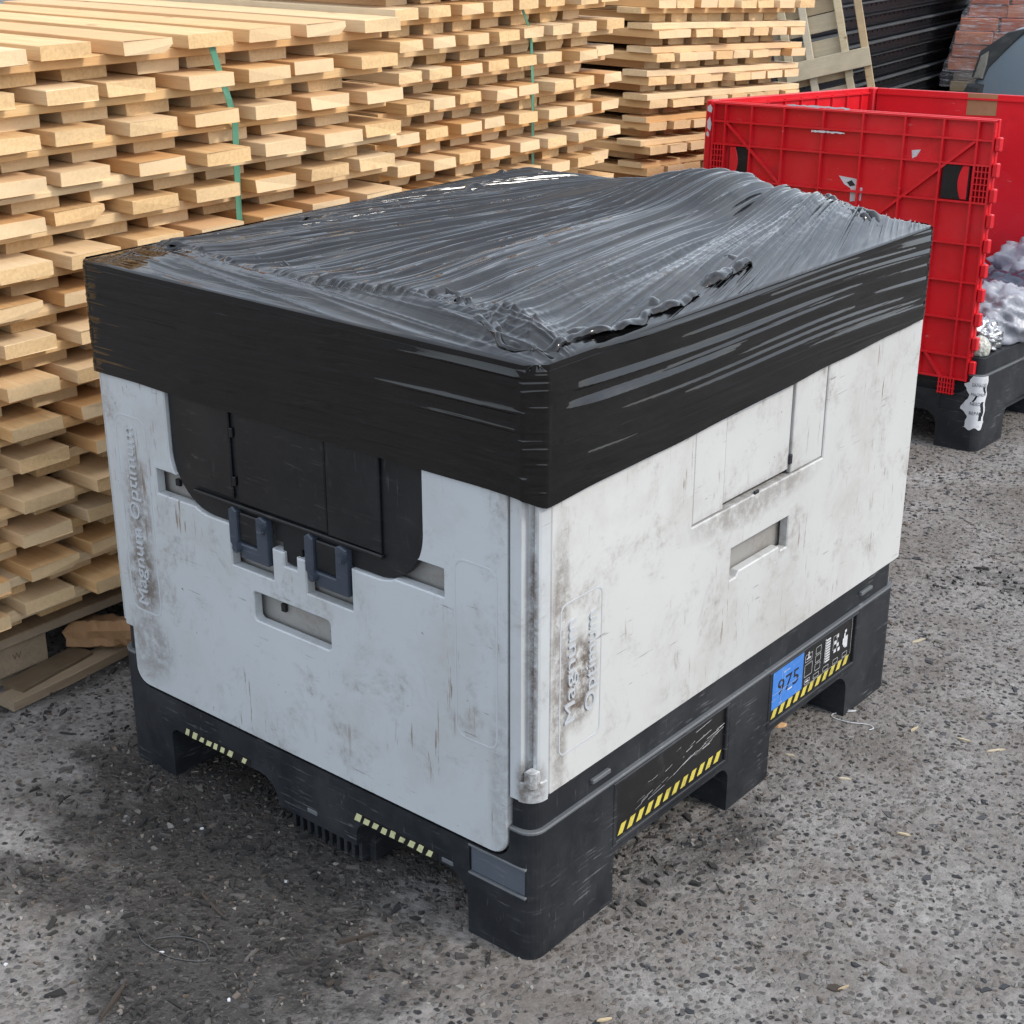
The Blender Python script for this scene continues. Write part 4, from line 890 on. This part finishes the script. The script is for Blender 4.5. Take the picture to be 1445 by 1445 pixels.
# black trays stacked behind
tdir = math.atan2(.9916, -.1293); TB = at(1240, 110, 1, 6.6)
tray0 = None
pm = []
for k in range(60): pm.append((-1.7 + k * .075, -1.7 + k * .075 + .016, -.0015, .004, .040, .048))
PERF = boxes_me('vent_slot', pm)
TRAY = [plate_me('tray_shell', [[(-.9, 0), (-.004, 0), (.0, .010), (-.012, .016), (-.012, .052), (.0, .058), (.002, .068), (-.9, .068)]], 3.6, .0, LEFT(-1.8)), plate_me('tray_lip', [[(-.012, .0575), (.006, .0575), (.009, .066), (-.01, .069)]], 3.6, .0, LEFT(-1.8))]
NT_ = 20
for k in range(NT_):
    o = empty('plastic_tray', (TB[0] + .02 * math.sin(k * 1.7), TB[1], GB + k * .071), (0, 0, tdir - math.pi / 2), f'long black plastic tray, {ORD[NT_ - 1 - k] if NT_ - 1 - k < 19 else "lowest"} in the dark stack', 'tray', 'black trays stacked behind the leaning pallet')
    s_ = link('tray_shell', TRAY[0], M_TRAY, o); link('tray_lip', TRAY[1], M_WORN_LIT, o)  # pale lip colour paints the highlight along the tray edge
    pv = link('vent_slot', PERF, M_INK, o); pv.rotation_euler = (0, 0, math.pi / 2); pv.location = (-.0095, 0, 0); tag(pv, kind='stuff')
# wrapped brick pallet
def mat_brick():
    t = NT('orange_brick'); v = t.coord('Object'); r = t.node('ObjectInfo').outputs['Random']
    col = t.mix(r, (.50, .10, .030), (.64, .19, .065)); col = t.mix(t.math('MULTIPLY', t.ramp(t.noise(v, 20., 6), .45, .7), .5), col, (.25, .07, .04)); t.bump(t.noise(v, 60., 5), .3, .003)
    return t.set(Base_Color=col, Roughness=.8)
M_BRICK = mat_brick()
BP = at(1315, 112, 1, 7.4)
bl = empty('brick_pallet', (BP[0] + .02, 7.4, GB), (0, 0, math.radians(20)), 'pallet of orange bricks under clear film behind the car', 'brick pallet')
bw_, bh_ = .215, .072; zz = .0
for y in (.0, .38, .76): box('bearer', 0, 1.3, y, y + .1, 0, .10, W_OLD, bl, .003)
for k in range(8): box('deck_board', .02 + k * .16, .15 + k * .16, 0, .86, .1005, .125, W_GREY, bl, .002)
cz = .126; zf = float(BP[2]) - GB
[box('timber_layer', .012 * k, 1.28, .01 + .01 * k, .85, .1255 + k * (zf + .05 - .1255) / 9, .1235 + (k + 1) * (zf + .05 - .1255) / 9, (W_OLD, W_GREY)[k % 2], bl, .004) for k in range(9)]; cz = zf + .051
BM = box_me('brick', 0, bw_, 0, .10, 0, bh_, .004)
BMA = None
row = 0; fr_pts = []
while cz < 1.75:
    ins = .05 + .022 * row
    for q in range(5):
        o = link('brick', BM, M_BRICK, bl); o.location = (ins + q * (bw_ + .006) + random.uniform(-.012, .012), .04 + ins * .3 + random.uniform(-.02, .02), cz); o.rotation_euler = (0, 0, random.uniform(-.04, .04))
        o = link('brick', BM, M_BRICK, bl); o.location = (ins + .004 + q * (bw_ + .006), .16 + ins * .3, cz)
    for q in range(5):
        o = link('brick', BM, M_BRICK, bl); o.location = (ins + .102 + random.uniform(-.006, .006), .27 + q * (bw_ + .006) * .5, cz); o.rotation_euler = (0, 0, math.pi / 2)
    fr_pts.append((ins, cz)); cz += bh_ + .004; row += 1
t = NT('clear_wrap'); v_ = t.coord('Object'); wn_ = t.noise(t.scale(v_, (4, 4, 40)), 2.0, 6, .7, 1.0); t.bump(wn_, .9, .02)
M_CLEARWRAP = t.set(Base_Color=(.9, .88, .92), Roughness=.12, Alpha=t.math('ADD', t.math('MULTIPLY', t.ramp(wn_, .48, .68), .5), .10))
nzz = 60; nuu = 90; U = np.linspace(0, 1, nuu); ZZ = np.linspace(0, 1, nzz); UU, Z2 = np.meshgrid(U, ZZ); zc = zf - .04 + (1.8 - zf + .04) * Z2; ins = .05 + .022 * np.maximum(zc - zf - .05, 0) / .076
xx = np.where(UU < .35, ins - .025, ins - .025 + (UU - .35) / .65 * 1.16); yy = np.where(UU < .35, .86 - (UU / .35) * (.85 - ins * .3), .01 + ins * .3)
crk = .02 * (ridge(vnoise(UU * 14, Z2 * 26, 91)) - .6)
link('film', grid_mesh('film', np.stack([xx - crk, yy - crk * .7 - .01, zc], -1), nuu, nzz), M_CLEARWRAP, bl)
# parked car
t = NT('car_paint'); v_ = t.coord('Object'); pc = t.mix(t.ramp(t.noise(v_, 6., 7, .7), .45, .8), (.33, .41, .47), (.40, .44, .47)); M_CAR = t.set(Base_Color=pc, Roughness=.4, Metallic=.0, Coat_Weight=.5, Coat_Roughness=.2)
M_TYRE = mat_black('tyre_rubber', (.012, .012, .012), (.05, .048, .045), .6, .7); M_RIM = mat_plain('wheel_alloy', (.35, .36, .38), .35, None, Metallic=.8)
M_GLASS = NT('car_glass').set(Base_Color=(.02, .025, .03), Roughness=.05, Specular_IOR_Level=.7); M_LAMP = mat_plain('headlight_lens', (.50, .47, .40), .15, (.2, .2, .2), .5, 25.); M_TRIM = mat_plain('bumper_trim', (.10, .105, .105), .6, (.2, .19, .17), .5, 10.)
CP = at(1372, 120, 1, 6.9)
car = empty('parked_car', (CP[0] - .05, 6.9, GB), (0, 0, math.radians(-20)), 'dusty silver blue car with its front end behind the red bin', 'car')
# side profile: x runs from the nose to the tail
bt, wr = .30, .37
body = [(.03, bt), (.0, .42), (.005, .56), (.02, .66), (.045, .74), (.08, .83), (.13, .90), (.20, .955), (.30, 1.0), (.45, 1.045), (.62, 1.08), (.82, 1.10), (1.05, 1.12), (4.2, 1.12), (4.32, .9), (4.35, .6), (4.3, bt), (3.85, bt)] + arc(3.45, .34, .40, 0, 180, 12) + [(3.05, bt), (1.26, bt)] + arc(.86, .36, .405, 0, 180, 14) + [(.455, bt)]
plate('body', [body], 1.80, .09, LEFT(0.0), M_CAR, car)
plate('cabin', [[(1.0, 1.10), (1.75, 1.55), (2.3, 1.62), (3.7, 1.58), (4.2, 1.1)]], 1.5, .06, LEFT(.15), M_CAR, car)
plate('side_window', [[(1.3, 1.12), (1.85, 1.48), (2.5, 1.54), (3.6, 1.5), (3.9, 1.13)]], .01, 0, LEFT(.146), M_GLASS, car)
for x in (.86, 3.45):
    for (y0, s) in ((.02, 1), (1.58, 1)):
        me = cyl_me('tyre', .34, .20, 40, .03); me.transform(Matrix.Translation((x, y0 + .10, .34)) @ Matrix.Rotation(math.pi / 2, 4, 'X')); wh = link('wheel', me, M_TYRE, car)
        me = cyl_me('rim', .22, .21, 24, .01); me.transform(Matrix.Translation((x, y0 + .10, .34)) @ Matrix.Rotation(math.pi / 2, 4, 'X')); link('rim', me, M_RIM, wh)
plate('wheel_arch_liner', [arc(.86, .36, .404, 0, 180, 14)], .02, 0, LEFT(.30), M_TYRE, car); plate('wheel_arch_liner', [arc(3.45, .34, .399, 0, 180, 14)], .02, 0, LEFT(.30), M_TYRE, car)
plate('headlight', [[(.055, .72), (.10, .865), (.28, .975), (.42, 1.01), (.30, .90), (.17, .78), (.14, .71)]], .03, .006, LEFT(-.008), M_TRIM, car)
plate('headlight', [[(.075, .715), (.115, .84), (.165, .868), (.16, .80), (.14, .72)]], .03, .006, LEFT(-.016), M_LAMP, car)
plate('bumper', [[(-.02, .32), (-.03, .45), (-.015, .60), (.04, .69), (.15, .69), (.13, .55), (.12, .32)]], 1.84, .02, LEFT(-.02), M_TRIM, car)
plate('grille', [rect(-1.45, -.35, .50, .76)], .02, .004, FARL(-.02), M_DOOR, car)

# ------------------------------------------------------------------ litter on the ground
M_BARK = mat_plain('bark_brown', (.050, .036, .026), .85, (.10, .08, .06), .4, 60.); M_WIRE = mat_plain('dull_wire', (.085, .085, .085), .5)
def litter(px, py, L, w, ang, mat, label, name='wood_splinter', cat='splinter', h=.003):
    p = at(px, py, 2, 0.0); z = float(ground_z(p[0], p[1])); r = random.Random(px * 31 + py)
    pts = [(-L / 2, -w * .2), (-L * .2, -w / 2), (L * .25, -w * .4), (L / 2, 0), (L * .2, w / 2), (-L * .3, w * .45)]
    pts = [(a + r.uniform(-.1, .1) * w, b + r.uniform(-.2, .2) * w) for a, b in pts]
    o = link(name, plate_me(name, [pts], h, 0, TOPV(h)), mat); o.location = (p[0], p[1], z + .0005); o.rotation_euler = (r.uniform(-.05, .05), r.uniform(-.05, .05), ang); tag(o, label, cat)
    if cat == 'splinter': o['group'] = 'wood splinters scattered on the ground'
    return o
WS = 'thin pale wood splinter lying on the bare concrete'
for (x, y, L, w, a) in ((1296, 905, .05, .012, 1.1), (1405, 1060, .05, .006, .9), (1360, 1045, .035, .008, .2), (1275, 1178, .03, .006, .3), (1192, 1100, .03, .005, .5), (1115, 1067, .025, .007, .4), (1190, 1395, .028, .004, 1.2), (853, 1440, .03, .007, 1.0), (1290, 1030, .035, .010, 1.4)): litter(x, y, L * .8, w * .7, a, W_GREY, WS)
litter(1178, 1395, .026, .014, .6, M_BARK, 'brown dry leaf on the concrete beside the foot', 'dry_leaf', 'leaf', .002)
litter(1100, 1025, .03, .012, .8, W_PINE, 'tuft of pale wood shavings under the size label', 'wood_shaving', 'shaving', .006)
litter(470, 1388, .03, .014, .7, M_BARK, 'dark brown bark scrap on the soil patch', 'bark_scrap', 'bark', .004)
litter(300, 1280, .09, .006, -.2, M_BARK, 'long dark twig on the soil before the box', 'twig', 'twig', .004)
litter(505, 1325, .07, .005, 1.1, M_BARK, 'slanted dark stick with a pale tip beside the soil', 'stick', 'stick', .005)
litter(160, 1415, .09, .007, 2.0, M_BARK, 'dark stick at the edge of the soil patch', 'stick', 'stick', .005)
for (x, y) in ((285, 1170), (228, 1345), (323, 1412), (8, 1362), (262, 1158), (402, 1245)): tag(litter(x, y, .008, .006, random.random() * 3, M_PAPER, 'tiny white paper fleck on the dark soil', 'paper_fleck', 'paper', .002), group='paper flecks on the soil')
def wire(pix, r, mat, name, label, cat):
    P = [at(a, b, 2, c) for a, b, c in pix]; L = np.array([p for p in P]); n = 40; s = np.linspace(0, len(P) - 1, n); q = np.stack([np.interp(s, np.arange(len(P)), L[:, k]) for k in range(3)], -1)
    for _ in range(3): q[1:-1] = (q[:-2] + 2 * q[1:-1] + q[2:]) / 4
    tag(link(name, tube_me(name, q, r), mat), label, cat)
wire([(218, 1325, .002), (250, 1320, .004), (290, 1328, .004), (298, 1345, .002), (288, 1358, .002), (240, 1352, .002), (200, 1330, .003), (190, 1305, .002)], .0010, M_WIRE, 'wire_loop', 'loop of dull wire lying on the dark soil', 'wire')
wire([(1165, 998, .002), (1190, 1002, .006), (1215, 1003, .003), (1175, 1006, .002), (1172, 1012, .002), (1200, 1020, .003), (1228, 1022, .003), (1234, 1028, .002), (1226, 1030, .002)], .0009, M_PRINT, 'white_string', 'loose white string on the ground by the far foot', 'string')
